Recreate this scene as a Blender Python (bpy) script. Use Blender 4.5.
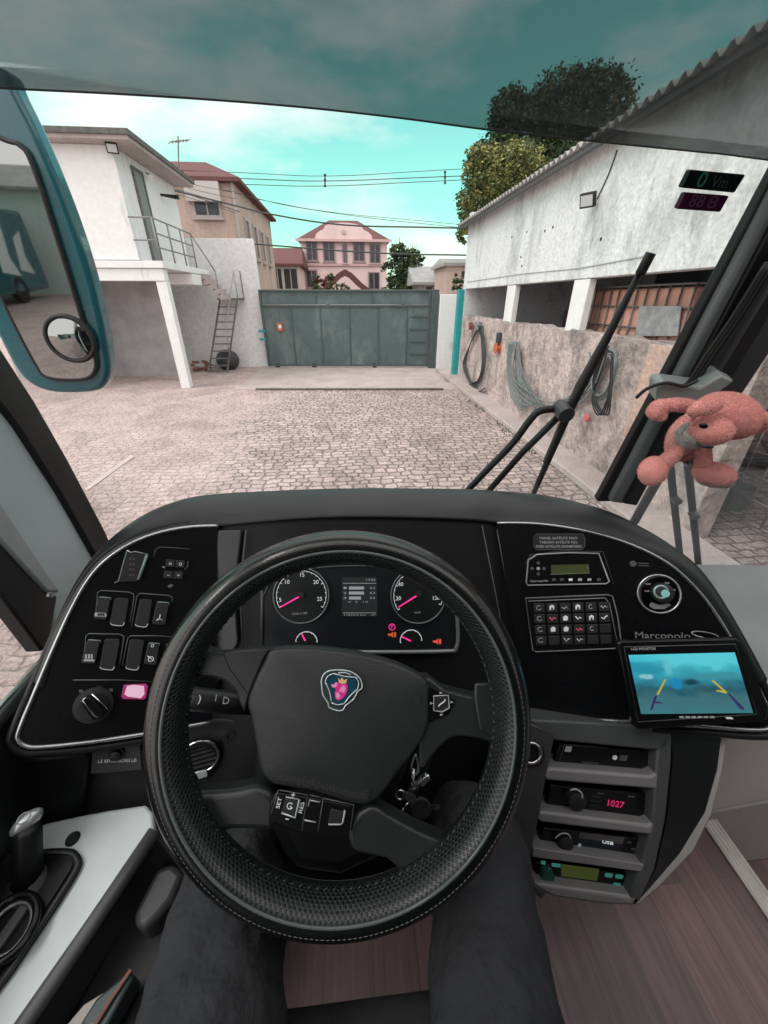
import bpy, bmesh, math, random
from mathutils import Vector as V, Matrix
import numpy as np
random.seed(7)
R = math.radians
for o in list(bpy.data.objects): bpy.data.objects.remove(o)
S = bpy.context.scene
COL = S.collection

# ------------------------------------------------------------------ camera
FPX = 390.0
EYE = V((0, 0, 2.3))
_p, _y = R(28.6), R(4.9)
fw = V((math.sin(_y)*math.cos(_p), math.cos(_y)*math.cos(_p), -math.sin(_p)))
rt = V((math.cos(_y), -math.sin(_y), 0))
up = rt.cross(fw)
cd = bpy.data.cameras.new('camera')
cam = bpy.data.objects.new('camera', cd); COL.objects.link(cam)
cam.matrix_world = Matrix(((rt.x, up.x, -fw.x, EYE.x), (rt.y, up.y, -fw.y, EYE.y), (rt.z, up.z, -fw.z, EYE.z), (0, 0, 0, 1)))
cd.sensor_fit = 'VERTICAL'; cd.sensor_height = 36; cd.sensor_width = 27
cd.lens = 36*FPX/1024; cd.clip_start = 0.02; cd.clip_end = 1000
S.camera = cam
S.render.resolution_x = 768; S.render.resolution_y = 1024

# ------------------------------------------------------------------ sky, sun, exposure
SUN_EL, SUN_AZ = R(52), R(248)      # azimuth: direction the sun stands in, clockwise from +Y
w = bpy.data.worlds.new('World'); S.world = w; w.use_nodes = True
nt = w.node_tree; N = nt.nodes; L = nt.links; N.clear()
def wn(t, **k):
    n = N.new(t)
    for a, b in k.items(): setattr(n, a, b)
    return n
sky = wn('ShaderNodeTexSky', sky_type='NISHITA', sun_disc=False, sun_elevation=SUN_EL, sun_rotation=SUN_AZ, air_density=1.0, dust_density=1.5, ozone_density=1.0)
tint = wn('ShaderNodeMix', data_type='RGBA', blend_type='MULTIPLY'); tint.inputs[0].default_value = 1
tint.inputs[7].default_value = (.82, 1.47, .91, 1)
tc = wn('ShaderNodeTexCoord')
mp = wn('ShaderNodeMapping'); mp.inputs['Scale'].default_value = (1.0, 1.0, 2.6); mp.inputs['Location'].default_value = (0.32, 0.1, 0.0)
no = wn('ShaderNodeTexNoise'); no.inputs['Scale'].default_value = 2.3; no.inputs['Detail'].default_value = 7; no.inputs['Roughness'].default_value = .56
cr = wn('ShaderNodeValToRGB'); cr.color_ramp.elements[0].position = .46; cr.color_ramp.elements[1].position = .66
cm = wn('ShaderNodeMix', data_type='RGBA'); cm.inputs[7].default_value = (8.2, 7.95, 7.8, 1)
bg = wn('ShaderNodeBackground'); bg.inputs[1].default_value = .105
wo = wn('ShaderNodeOutputWorld')
L.new(sky.outputs[0], tint.inputs[6]); L.new(tint.outputs[2], cm.inputs[6])
L.new(tc.outputs['Generated'], mp.inputs[0]); L.new(mp.outputs[0], no.inputs[0]); L.new(no.outputs[0], cr.inputs[0]); 
# the cloud deck closes overhead and behind; only the low sky ahead is open and clear
sp_ = wn('ShaderNodeSeparateXYZ'); L.new(tc.outputs['Generated'], sp_.inputs[0])
m1 = wn('ShaderNodeMapRange'); m1.inputs[1].default_value = .42; m1.inputs[2].default_value = .70; L.new(sp_.outputs[2], m1.inputs[0])
m2_ = wn('ShaderNodeMapRange'); m2_.inputs[1].default_value = .45; m2_.inputs[2].default_value = -.1; L.new(sp_.outputs[1], m2_.inputs[0])
mxx = wn('ShaderNodeMath', operation='MAXIMUM'); L.new(m1.outputs[0], mxx.inputs[0]); L.new(m2_.outputs[0], mxx.inputs[1])
mx2 = wn('ShaderNodeMath', operation='MAXIMUM'); L.new(mxx.outputs[0], mx2.inputs[0]); L.new(cr.outputs[0], mx2.inputs[1])
L.new(mx2.outputs[0], cm.inputs[0])
ccol = wn('ShaderNodeMix', data_type='RGBA'); ccol.inputs[6].default_value = (5.1, 5.2, 4.95, 1); ccol.inputs[7].default_value = (8.4, 8.05, 7.85, 1)
L.new(mxx.outputs[0], ccol.inputs[0]); L.new(ccol.outputs[2], cm.inputs[7])
L.new(cm.outputs[2], bg.inputs[0]); L.new(bg.outputs[0], wo.inputs[0])
sd = bpy.data.lights.new('sun', 'SUN'); sd.energy = .85; sd.angle = R(30); sd.color = (1, .94, .89)
so = bpy.data.objects.new('sun', sd); COL.objects.link(so)
sv = V((math.sin(SUN_AZ)*math.cos(SUN_EL), math.cos(SUN_AZ)*math.cos(SUN_EL), math.sin(SUN_EL)))
so.rotation_euler = sv.to_track_quat('Z', 'Y').to_euler(); so.location = (0, 0, 30)
S.view_settings.view_transform = 'Standard'; S.view_settings.look = 'None'
S.view_settings.exposure = 1.05; S.view_settings.gamma = 1
S.render.engine = 'CYCLES'
S.cycles.max_bounces = 10; S.cycles.transparent_max_bounces = 24
S.cycles.diffuse_bounces = 4; S.cycles.glossy_bounces = 4

# ------------------------------------------------------------------ measuring: sight line of a photo pixel cut with a real plane
def ray(x, y): return fw*FPX + rt*(x-384) + up*(512-y)
def at(px, pl):
    q, n = pl; d = ray(*px); return EYE + d*(n.dot(q-EYE)/n.dot(d))
def PX(px, x): return at(px, (V((x, 0, 0)), V((1, 0, 0))))
def PY(px, y): return at(px, (V((0, y, 0)), V((0, 1, 0))))
def PZ(px, z): return at(px, (V((0, 0, z)), V((0, 0, 1))))
def off(pl, d): return (pl[0]+pl[1]*d, pl[1])

# ------------------------------------------------------------------ materials
MATS = {}
def mat(name, col, rough=.6, metal=0, noise=0, nscale=20, bump=0, bscale=80, spec=.5, emit=None, estr=1, col2=None, coat=0, stretch=None, detail=5, bdist=.002):
    if name in MATS: return MATS[name]
    m = bpy.data.materials.new(name); m.use_nodes = True
    n, l = m.node_tree.nodes, m.node_tree.links
    b = n['Principled BSDF']; b.inputs['Base Color'].default_value = (*col, 1)
    b.inputs['Roughness'].default_value = rough; b.inputs['Metallic'].default_value = metal
    b.inputs['Specular IOR Level'].default_value = spec; b.inputs['Coat Weight'].default_value = coat
    if emit: b.inputs['Emission Color'].default_value = (*emit, 1); b.inputs['Emission Strength'].default_value = estr
    g = n.new('ShaderNodeNewGeometry'); src = g.outputs['Position']
    if stretch:
        mp = n.new('ShaderNodeMapping'); mp.inputs['Scale'].default_value = stretch; l.new(src, mp.inputs[0]); src = mp.outputs[0]
    if noise:
        t = n.new('ShaderNodeTexNoise'); t.inputs['Scale'].default_value = nscale; t.inputs['Detail'].default_value = detail; t.inputs['Roughness'].default_value = .62
        l.new(src, t.inputs[0])
        r = n.new('ShaderNodeValToRGB'); r.color_ramp.elements[0].position = .3; r.color_ramp.elements[1].position = .7
        c2 = col2 or tuple(c*(1-noise) for c in col)
        r.color_ramp.elements[0].color = (*c2, 1); r.color_ramp.elements[1].color = (*col, 1)
        l.new(t.outputs[0], r.inputs[0]); l.new(r.outputs[0], b.inputs['Base Color'])
        rr = n.new('ShaderNodeMapRange'); rr.inputs[3].default_value = min(1, rough+.12); rr.inputs[4].default_value = max(.02, rough-.08)
        l.new(t.outputs[0], rr.inputs[0]); l.new(rr.outputs[0], b.inputs['Roughness'])
    if bump:
        t2 = n.new('ShaderNodeTexNoise'); t2.inputs['Scale'].default_value = bscale; t2.inputs['Detail'].default_value = 4
        l.new(src, t2.inputs[0])
        bp = n.new('ShaderNodeBump'); bp.inputs['Strength'].default_value = bump; bp.inputs['Distance'].default_value = bdist
        l.new(t2.outputs[0], bp.inputs['Height']); l.new(bp.outputs[0], b.inputs['Normal'])
    MATS[name] = m; return m
def emis(name, col, s=1): return mat(name, (.01, .01, .01), .4, emit=col, estr=s)

# ------------------------------------------------------------------ mesh building
class MB:
    def __init__(s): s.v = []; s.f = []; s.uv = None
    def add(s, v, f):
        k = len(s.v); s.v += [V(p) for p in v]; s.f += [tuple(i+k for i in q) for q in f]; return s
    def box(s, c, d, ax=None):
        c = V(c); ax = ax or (V((1, 0, 0)), V((0, 1, 0)), V((0, 0, 1)))
        p = [c+ax[0]*(i*d[0]/2)+ax[1]*(j*d[1]/2)+ax[2]*(k*d[2]/2) for i in (-1, 1) for j in (-1, 1) for k in (-1, 1)]
        return s.add(p, [(0, 1, 3, 2), (4, 6, 7, 5), (0, 4, 5, 1), (2, 3, 7, 6), (0, 2, 6, 4), (1, 5, 7, 3)])
    def bx(s, x0, x1, y0, y1, z0, z1): return s.box(((x0+x1)/2, (y0+y1)/2, (z0+z1)/2), (abs(x1-x0), abs(y1-y0), abs(z1-z0)))
    def prism(s, pts, vec):
        n = len(pts); vec = V(vec)
        return s.add([V(p) for p in pts]+[V(p)+vec for p in pts], [tuple(range(n)), tuple(range(2*n-1, n-1, -1))]+[(i, i+n, (i+1) % n+n, (i+1) % n) for i in range(n)])
    def tube(s, pts, r, n=10, closed=False, flat=1.0, upv=None):
        pts = [V(p) for p in pts]; m = len(pts); rs = r if isinstance(r, (list, tuple)) else [r]*m
        vs = []; prev = None
        for i, p in enumerate(pts):
            a = pts[(i-1) % m] if (closed or i) else p; b = pts[(i+1) % m] if (closed or i < m-1) else p
            t = (b-a).normalized()
            if prev is None: q = t.orthogonal() if upv is None else (V(upv)-t*t.dot(V(upv)))
            else: q = prev-t*t.dot(prev)
            if q.length < 1e-6: q = t.orthogonal()
            q.normalize(); prev = q; e = t.cross(q)
            vs += [p+(q*math.cos(2*math.pi*k/n)+e*math.sin(2*math.pi*k/n)*flat)*rs[i] for k in range(n)]
        fs = [(i*n+k, i*n+(k+1) % n, ((i+1) % m)*n+(k+1) % n, ((i+1) % m)*n+k) for i in range(m if closed else m-1) for k in range(n)]
        if not closed: fs += [tuple(range(n-1, -1, -1)), tuple(range((m-1)*n, m*n))]
        return s.add(vs, fs)
    def lathe(s, c, ax, prof, n=32):
        c = V(c); ax = V(ax).normalized(); e = ax.orthogonal().normalized(); f = ax.cross(e)
        vs = [c+ax*h+(e*math.cos(2*math.pi*k/n)+f*math.sin(2*math.pi*k/n))*max(r, 1e-5) for r, h in prof for k in range(n)]
        m = len(prof)
        fs = [(i*n+k, i*n+(k+1) % n, (i+1)*n+(k+1) % n, (i+1)*n+k) for i in range(m-1) for k in range(n)]
        fs += [tuple(range(n)), tuple(range((m-1)*n, m*n))]
        return s.add(vs, fs)
    def grid(s, rows, thick=None):
        a, b = len(rows), len(rows[0])
        return s.add([p for r in rows for p in r], [(i*b+j, i*b+j+1, (i+1)*b+j+1, (i+1)*b+j) for i in range(a-1) for j in range(b-1)])
    def ball(s, c, rad, n=16, m=10, ax=None):
        c = V(c); ax = ax or (V((1, 0, 0)), V((0, 1, 0)), V((0, 0, 1)))
        if not isinstance(rad, (tuple, list)): rad = (rad,)*3
        rows = []
        for i in range(m+1):
            t = math.pi*i/m
            rows.append([c+ax[0]*(rad[0]*math.sin(t)*math.cos(2*math.pi*k/n))+ax[1]*(rad[1]*math.sin(t)*math.sin(2*math.pi*k/n))+ax[2]*(rad[2]*math.cos(t)) for k in range(n+1)])
        return s.grid(rows)
    def build(s, name, m, parent=None, smooth=False, bevel=0, seg=2, solid=0, weld=True, subsurf=0, recalc=True):
        o0 = wloc(parent) if parent else V((0, 0, 0))
        me = bpy.data.meshes.new(name); me.from_pydata([p-o0 for p in s.v], [], s.f)
        if s.uv is not None:
            ul = me.uv_layers.new(name='UVMap')
            for lp in me.loops: ul.data[lp.index].uv = s.uv[lp.vertex_index]
        bm = bmesh.new(); bm.from_mesh(me)
        if weld and s.uv is None: bmesh.ops.remove_doubles(bm, verts=bm.verts, dist=1e-5)
        if recalc: bmesh.ops.recalc_face_normals(bm, faces=bm.faces)
        bm.to_mesh(me); bm.free()
        o = bpy.data.objects.new(name, me); COL.objects.link(o)
        if parent: o.parent = parent
        for mm in (m if isinstance(m, list) else [m]): me.materials.append(mm)
        if smooth:
            for p in me.polygons: p.use_smooth = True
            if smooth != 'all': 
                me.set_sharp_from_angle(angle=R(38))
        if solid:
            md = o.modifiers.new('solid', 'SOLIDIFY'); md.thickness = solid; md.offset = 0
        if bevel:
            md = o.modifiers.new('bevel', 'BEVEL'); md.width = bevel; md.segments = seg; md.limit_method = 'ANGLE'; md.angle_limit = R(40); md.harden_normals = False
            for p in me.polygons: p.use_smooth = True
            me.set_sharp_from_angle(angle=R(40))
        if subsurf:
            md = o.modifiers.new('sub', 'SUBSURF'); md.levels = subsurf; md.render_levels = subsurf
        return o
def wloc(o):
    p = V((0, 0, 0))
    while o: p = p+o.location; o = o.parent
    return p
def tag(o, label=None, cat=None, group=None, kind=None):
    if label: o['label'] = label
    if cat: o['category'] = cat
    if group: o['group'] = group
    if kind: o['kind'] = kind
    return o
def thing(name, label, cat, loc=(0, 0, 0), group=None):
    o = bpy.data.objects.new(name, None); COL.objects.link(o); o.location = loc; o.empty_display_size = .1
    return tag(o, label, cat, group)
def struct(o): o['kind'] = 'structure'; return o
def copy_tree(o, parent=None):
    c = o.copy(); COL.objects.link(c); c.parent = parent
    for ch in [x for x in bpy.data.objects if x.parent == o]: copy_tree(ch, c)
    return c
def frame(pl, px):
    o = at(px, pl); n = pl[1].normalized(); e = V((0, 0, 1)).cross(n).normalized(); return o, e, n.cross(e), n
def smooth_pts(pts, k=6, closed=True):
    pts = [V(p) for p in pts]; n = len(pts); out = []
    for i in range(n if closed else n-1):
        g = lambda j: pts[j % n] if closed else pts[max(0, min(n-1, j))]
        a, b, c, d = g(i-1), g(i), g(i+1), g(i+2)
        for q in range(k):
            t = q/k
            out.append(.5*((2*b)+(c-a)*t+(2*a-5*b+4*c-d)*t*t+(3*b-a-3*c+d)*t**3))
    if not closed: out.append(pts[-1])
    return out
def rounded(pts, r=.2, k=4):
    pts = [V(p) for p in pts]; n = len(pts); out = []
    for i in range(n):
        a, b, c = pts[i-1], pts[i], pts[(i+1) % n]
        d = min((a-b).length, (c-b).length)*r
        s, e = b+(a-b).normalized()*d, b+(c-b).normalized()*d
        for q in range(k+1):
            t = q/k; out.append(s*(1-t)**2+b*2*t*(1-t)+e*t*t)
    return out
def pan(name, pxs, pl, th, m, parent=None, lift=0, bevel=0, rnd=0, sm=0):
    """slab whose outline is seen at pxs on plane pl, standing th proud of it"""
    pp = off(pl, lift); pts = [at(q, pp) for q in pxs]
    if rnd: pts = rounded(pts, rnd)
    if sm: pts = smooth_pts(pts, sm)
    return MB().prism(pts, pl[1]*th).build(name, m, parent, bevel=bevel, smooth=not bevel)
def line(name, pxs, pl, r, m, parent=None, lift=0, closed=False, sm=0, n=8):
    pts = [at(q, off(pl, lift)) for q in pxs]
    if sm: pts = smooth_pts(pts, sm, closed)
    return MB().tube(pts, r, n, closed).build(name, m, parent, smooth='all')
def text(s, name, o, ex, ey, size, m, parent, depth=.0006, width=None, align='CENTER'):
    c = bpy.data.curves.new(name, 'FONT'); c.body = s; c.size = size; c.align_x = align; c.align_y = 'CENTER'; c.extrude = depth/2; c.resolution_u = 3
    t = bpy.data.objects.new(name, c); COL.objects.link(t)
    bpy.context.view_layer.update()
    me = bpy.data.meshes.new_from_object(t.evaluated_get(bpy.context.evaluated_depsgraph_get()))
    bpy.data.objects.remove(t)
    sx = 1
    if width and len(me.vertices):
        xs = [v.co.x for v in me.vertices]; sx = width/max(1e-6, max(xs)-min(xs))
    n = ex.cross(ey); p0 = wloc(parent) if parent else V((0, 0, 0))
    for v in me.vertices: v.co = o+ex*(v.co.x*sx)+ey*v.co.y+n*(v.co.z+depth/2)-p0
    ob = bpy.data.objects.new(name, me); COL.objects.link(ob); me.materials.clear(); me.materials.append(m)
    if parent: ob.parent = parent
    return ob
def ptext(s, name, pl, px0, px1, size, m, parent, lift=.001):
    """text running along plane pl between two photo points"""
    a, b = at(px0, off(pl, lift)), at(px1, off(pl, lift)); ex = (b-a).normalized(); ey = pl[1].cross(ex).normalized()
    return text(s, name, (a+b)/2, ex, ey, size, m, parent, width=(b-a).length)

# ------------------------------------------------------------------ material library
black = mat('black_plastic', (.0075, .0085, .0095), .42, spec=.35, noise=.3, nscale=9, bump=.25, bscale=900, bdist=.0006)
gloss = mat('gloss_black', (.0045, .005, .006), .25, spec=.3, noise=.2, nscale=5, bump=.06, bscale=600, bdist=.0003)
hoodm = mat('dash_hood_skin', (.010, .013, .014), .36, noise=.25, nscale=7, bump=.5, bscale=700, bdist=.0008)
dark = mat('dark_void', (.006, .006, .007), .7)
rubber = mat('rubber', (.012, .013, .014), .55, noise=.3, nscale=14)
greyp = mat('grey_plastic', (.065, .070, .074), .45, noise=.15, nscale=6, bump=.3, bscale=900, bdist=.0005)
greyd = mat('dark_grey_plastic', (.045, .047, .05), .42, noise=.2, nscale=8, bump=.3, bscale=900, bdist=.0005)
trimg = mat('trim_grey', (.47, .56, .575), .5, noise=.12, nscale=5, bump=.3, bscale=800, bdist=.0006)
silver = mat('silver_paint', (.57, .645, .65), .28, metal=.15, noise=.22, nscale=5, bump=.1, bscale=30, bdist=.001)
chrome = mat('chrome', (.75, .77, .78), .16, metal=1, noise=.1, nscale=40)
satin = mat('satin_metal', (.42, .45, .46), .32, metal=.9, noise=.2, nscale=30)
white = mat('white_mark', (.75, .78, .78), .5)
whitelit = emis('lit_white', (.8, .85, .85), .33)
grey_mark = mat('grey_mark', (.38, .4, .41), .5)
dim_mark = mat('dim_mark', (.07, .075, .08), .5)
pinklit = emis('lit_magenta', (1, .04, .32), .55)
redlit = emis('lit_red', (1, .08, .05), .4)
teal = mat('teal_paint', (.008, .125, .155), .25, noise=.25, nscale=4, coat=.6)
leather = mat('leather', (.0035, .0043, .0047), .27, coat=.35, noise=.3, nscale=25, bump=.25, bscale=420, bdist=.0008)
def facade(name, col, stain, stcol, rough=.85, streak=(1, 1, .25), sc=1.6, bump=.6, bsc=9, bd=.02, amt=(.42, .75), fine=.12, pits=0, psc=5):
    m = bpy.data.materials.new(name); m.use_nodes = True; n, l = m.node_tree.nodes, m.node_tree.links; b = n['Principled BSDF']
    b.inputs['Roughness'].default_value = rough; b.inputs['Specular IOR Level'].default_value = .25
    g = n.new('ShaderNodeNewGeometry'); mp = n.new('ShaderNodeMapping'); mp.inputs['Scale'].default_value = streak; l.new(g.outputs['Position'], mp.inputs[0])
    t = n.new('ShaderNodeTexNoise'); t.inputs['Scale'].default_value = sc; t.inputs['Detail'].default_value = 9; t.inputs['Roughness'].default_value = .68; l.new(mp.outputs[0], t.inputs[0])
    r = n.new('ShaderNodeValToRGB'); r.color_ramp.elements[0].position = amt[0]; r.color_ramp.elements[1].position = amt[1]; l.new(t.outputs[0], r.inputs[0])
    mx = n.new('ShaderNodeMix'); mx.data_type = 'RGBA'; mx.inputs[6].default_value = (*col, 1); mx.inputs[7].default_value = (*stcol, 1)
    mu = n.new('ShaderNodeMath'); mu.operation = 'MULTIPLY'; mu.inputs[1].default_value = stain; l.new(r.outputs[0], mu.inputs[0]); l.new(mu.outputs[0], mx.inputs[0])
    t2 = n.new('ShaderNodeTexNoise'); t2.inputs['Scale'].default_value = bsc; t2.inputs['Detail'].default_value = 8; t2.inputs['Roughness'].default_value = .6; l.new(g.outputs['Position'], t2.inputs[0])
    m2 = n.new('ShaderNodeMix'); m2.data_type = 'RGBA'; m2.blend_type = 'MULTIPLY'; m2.inputs[0].default_value = 1
    mr = n.new('ShaderNodeMapRange'); mr.inputs[1].default_value = .3; mr.inputs[2].default_value = .7; mr.inputs[3].default_value = 1-fine*2; mr.inputs[4].default_value = 1; l.new(t2.outputs[0], mr.inputs[0])
    l.new(mx.outputs[2], m2.inputs[6]); l.new(mr.outputs[0], m2.inputs[7]); l.new(m2.outputs[2], b.inputs['Base Color'])
    if pits:
        t3 = n.new('ShaderNodeTexNoise'); t3.inputs['Scale'].default_value = psc; t3.inputs['Detail'].default_value = 10; t3.inputs['Roughness'].default_value = .72; l.new(mp.outputs[0], t3.inputs[0])
        r3 = n.new('ShaderNodeValToRGB'); r3.color_ramp.elements[0].position = .58; r3.color_ramp.elements[1].position = .70; r3.color_ramp.elements[0].color = (1, 1, 1, 1); r3.color_ramp.elements[1].color = (1-pits, 1-pits, 1-pits, 1); l.new(t3.outputs[0], r3.inputs[0])
        m4 = n.new('ShaderNodeMix'); m4.data_type = 'RGBA'; m4.blend_type = 'MULTIPLY'; m4.inputs[0].default_value = 1; l.new(m2.outputs[2], m4.inputs[6]); l.new(r3.outputs[0], m4.inputs[7]); l.new(m4.outputs[2], b.inputs['Base Color'])
    bp = n.new('ShaderNodeBump'); bp.inputs['Strength'].default_value = bump; bp.inputs['Distance'].default_value = bd; l.new(t2.outputs[0], bp.inputs['Height']); l.new(bp.outputs[0], b.inputs['Normal'])
    MATS[name] = m; return m
wwall = facade('whitewash', (.78, .79, .785), .55, (.44, .44, .43), amt=(.55, .82), bump=.25, bd=.01, fine=.05, pits=.3, psc=2.2)
rough_white = facade('rough_whitewash', (.79, .82, .815), 1.0, (.33, .35, .35), sc=1.3, bsc=17, bump=.6, bd=.03, fine=.14, amt=(.5, .74), streak=(1, 1, .45), pits=.6, psc=3.2)
stone_wall = facade('stained_plaster', (.66, .55, .52), .9, (.25, .215, .21), sc=2.6, streak=(1, 1, .8), bsc=11, bump=1, bd=.05, fine=.22, amt=(.42, .66), pits=.5, psc=7)
peach = facade('peach_plaster', (.60, .46, .40), .6, (.36, .25, .21), sc=.9)
pinkw = facade('pink_plaster', (.80, .63, .61), .45, (.58, .38, .37), sc=.6, fine=.06)
concrete = facade('concrete', (.50, .43, .415), .75, (.30, .26, .25), sc=1.4, streak=(1, 1, 1), bsc=20, bump=.5, bd=.008)
roofred = facade('red_tile', (.165, .07, .068), .8, (.095, .055, .055), sc=3, streak=(1, 1, 1))
asb = facade('roof_sheet', (.40, .40, .39), .8, (.20, .20, .19), sc=2, streak=(1, 1, 1))
gatem = facade('gate_paint', (.10, .14, .14), .75, (.22, .265, .265), rough=.5, sc=1.1, streak=(1, 1, .6), bump=.5, bsc=2.2, bd=.05, fine=.08, amt=(.5, .72), pits=.3, psc=4)
gatef = mat('gate_frame_paint', (.075, .105, .105), .5, noise=.3, nscale=6)
winm = mat('window_dark', (.035, .042, .045), .15, noise=.3, nscale=3)
steelr = mat('old_steel', (.20, .18, .17), .55, metal=.4, noise=.5, nscale=12)
sheetg = mat('grey_sheet', (.34, .36, .36), .5, noise=.25, nscale=3)

# ground of stone setts
def sett_ground():
    m = bpy.data.materials.new('stone_setts'); m.use_nodes = True; n, l = m.node_tree.nodes, m.node_tree.links; b = n['Principled BSDF']
    g = n.new('ShaderNodeNewGeometry')
    d = n.new('ShaderNodeTexNoise'); d.inputs['Scale'].default_value = 2.6; d.inputs['Detail'].default_value = 4; d.inputs['Roughness'].default_value = .6; l.new(g.outputs['Position'], d.inputs[0])
    sb = n.new('ShaderNodeVectorMath'); sb.operation = 'SUBTRACT'; sb.inputs[1].default_value = (.5, .5, .5); l.new(d.outputs['Color'], sb.inputs[0])
    sc = n.new('ShaderNodeVectorMath'); sc.operation = 'SCALE'; sc.inputs['Scale'].default_value = .27; l.new(sb.outputs[0], sc.inputs[0])
    ad = n.new('ShaderNodeVectorMath'); ad.operation = 'ADD'; l.new(g.outputs['Position'], ad.inputs[0]); l.new(sc.outputs[0], ad.inputs[1])
    br = n.new('ShaderNodeTexBrick'); br.inputs['Scale'].default_value = 1; br.inputs['Brick Width'].default_value = .205; br.inputs['Row Height'].default_value = .14; br.squash = .8; br.squash_frequency = 3
    br.inputs['Mortar Size'].default_value = .022; br.inputs['Mortar Smooth'].default_value = .9; br.inputs['Bias'].default_value = .0
    br.inputs['Color1'].default_value = (.62, .51, .49, 1); br.inputs['Color2'].default_value = (.42, .35, .34, 1); br.inputs['Mortar'].default_value = (.24, .20, .195, 1)
    l.new(ad.outputs[0], br.inputs['Vector'])
    t = n.new('ShaderNodeTexNoise'); t.inputs['Scale'].default_value = .55; t.inputs['Detail'].default_value = 9; t.inputs['Roughness'].default_value = .7; l.new(g.outputs['Position'], t.inputs[0])
    f = n.new('ShaderNodeTexNoise'); f.inputs['Scale'].default_value = 26; f.inputs['Detail'].default_value = 8; f.inputs['Roughness'].default_value = .7; l.new(g.outputs['Position'], f.inputs[0])
    # cement skim over the setts towards the left of the yard
    sx = n.new('ShaderNodeSeparateXYZ'); l.new(g.outputs['Position'], sx.inputs[0])
    mr = n.new('ShaderNodeMapRange'); mr.inputs[1].default_value = -.6; mr.inputs[2].default_value = -3.2; mr.inputs[3].default_value = -.12; mr.inputs[4].default_value = .28; l.new(sx.outputs[0], mr.inputs[0])
    a2 = n.new('ShaderNodeMath'); a2.operation = 'ADD'; l.new(t.outputs[0], a2.inputs[0]); l.new(mr.outputs[0], a2.inputs[1])
    r = n.new('ShaderNodeValToRGB'); r.color_ramp.elements[0].position = .52; r.color_ramp.elements[1].position = .66; l.new(a2.outputs[0], r.inputs[0])
    ss = n.new('ShaderNodeMath'); ss.operation = 'MULTIPLY'; ss.inputs[1].default_value = .8; l.new(r.outputs[0], ss.inputs[0])
    mx = n.new('ShaderNodeMix'); mx.data_type = 'RGBA'; mx.inputs[7].default_value = (.60, .48, .46, 1); l.new(ss.outputs[0], mx.inputs[0]); l.new(br.outputs[0], mx.inputs[6])
    m2 = n.new('ShaderNodeMix'); m2.data_type = 'RGBA'; m2.blend_type = 'MULTIPLY'; m2.inputs[0].default_value = 1; l.new(mx.outputs[2], m2.inputs[6])
    fr = n.new('ShaderNodeMapRange'); fr.inputs[1].default_value = .32; fr.inputs[2].default_value = .62; fr.inputs[3].default_value = .5; fr.inputs[4].default_value = 1.12; l.new(f.outputs[0], fr.inputs[0])
    l.new(fr.outputs[0], m2.inputs[7])
    gs = n.new('ShaderNodeTexNoise'); gs.inputs['Scale'].default_value = 1.1; gs.inputs['Detail'].default_value = 10; gs.inputs['Roughness'].default_value = .75; gs.inputs['Distortion'].default_value = .8; l.new(g.outputs['Position'], gs.inputs[0])
    gr = n.new('ShaderNodeValToRGB'); gr.color_ramp.elements[0].position = .36; gr.color_ramp.elements[0].color = (.70, .675, .665, 1); gr.color_ramp.elements[1].position = .58; gr.color_ramp.elements[1].color = (1.05, 1.03, 1.02, 1); l.new(gs.outputs[0], gr.inputs[0])
    m5 = n.new('ShaderNodeMix'); m5.data_type = 'RGBA'; m5.blend_type = 'MULTIPLY'; m5.inputs[0].default_value = 1; l.new(m2.outputs[2], m5.inputs[6]); l.new(gr.outputs[0], m5.inputs[7]); l.new(m5.outputs[2], b.inputs['Base Color'])
    b.inputs['Roughness'].default_value = .75
    h = n.new('ShaderNodeMath'); h.operation = 'MULTIPLY_ADD'; h.inputs[1].default_value = -1.0; l.new(br.outputs['Fac'], h.inputs[0]); l.new(f.outputs[0], h.inputs[2])
    bp = n.new('ShaderNodeBump'); bp.inputs['Strength'].default_value = .8; bp.inputs['Distance'].default_value = .03; l.new(h.outputs[0], bp.inputs['Height']); l.new(bp.outputs[0], b.inputs['Normal'])
    return m
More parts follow.
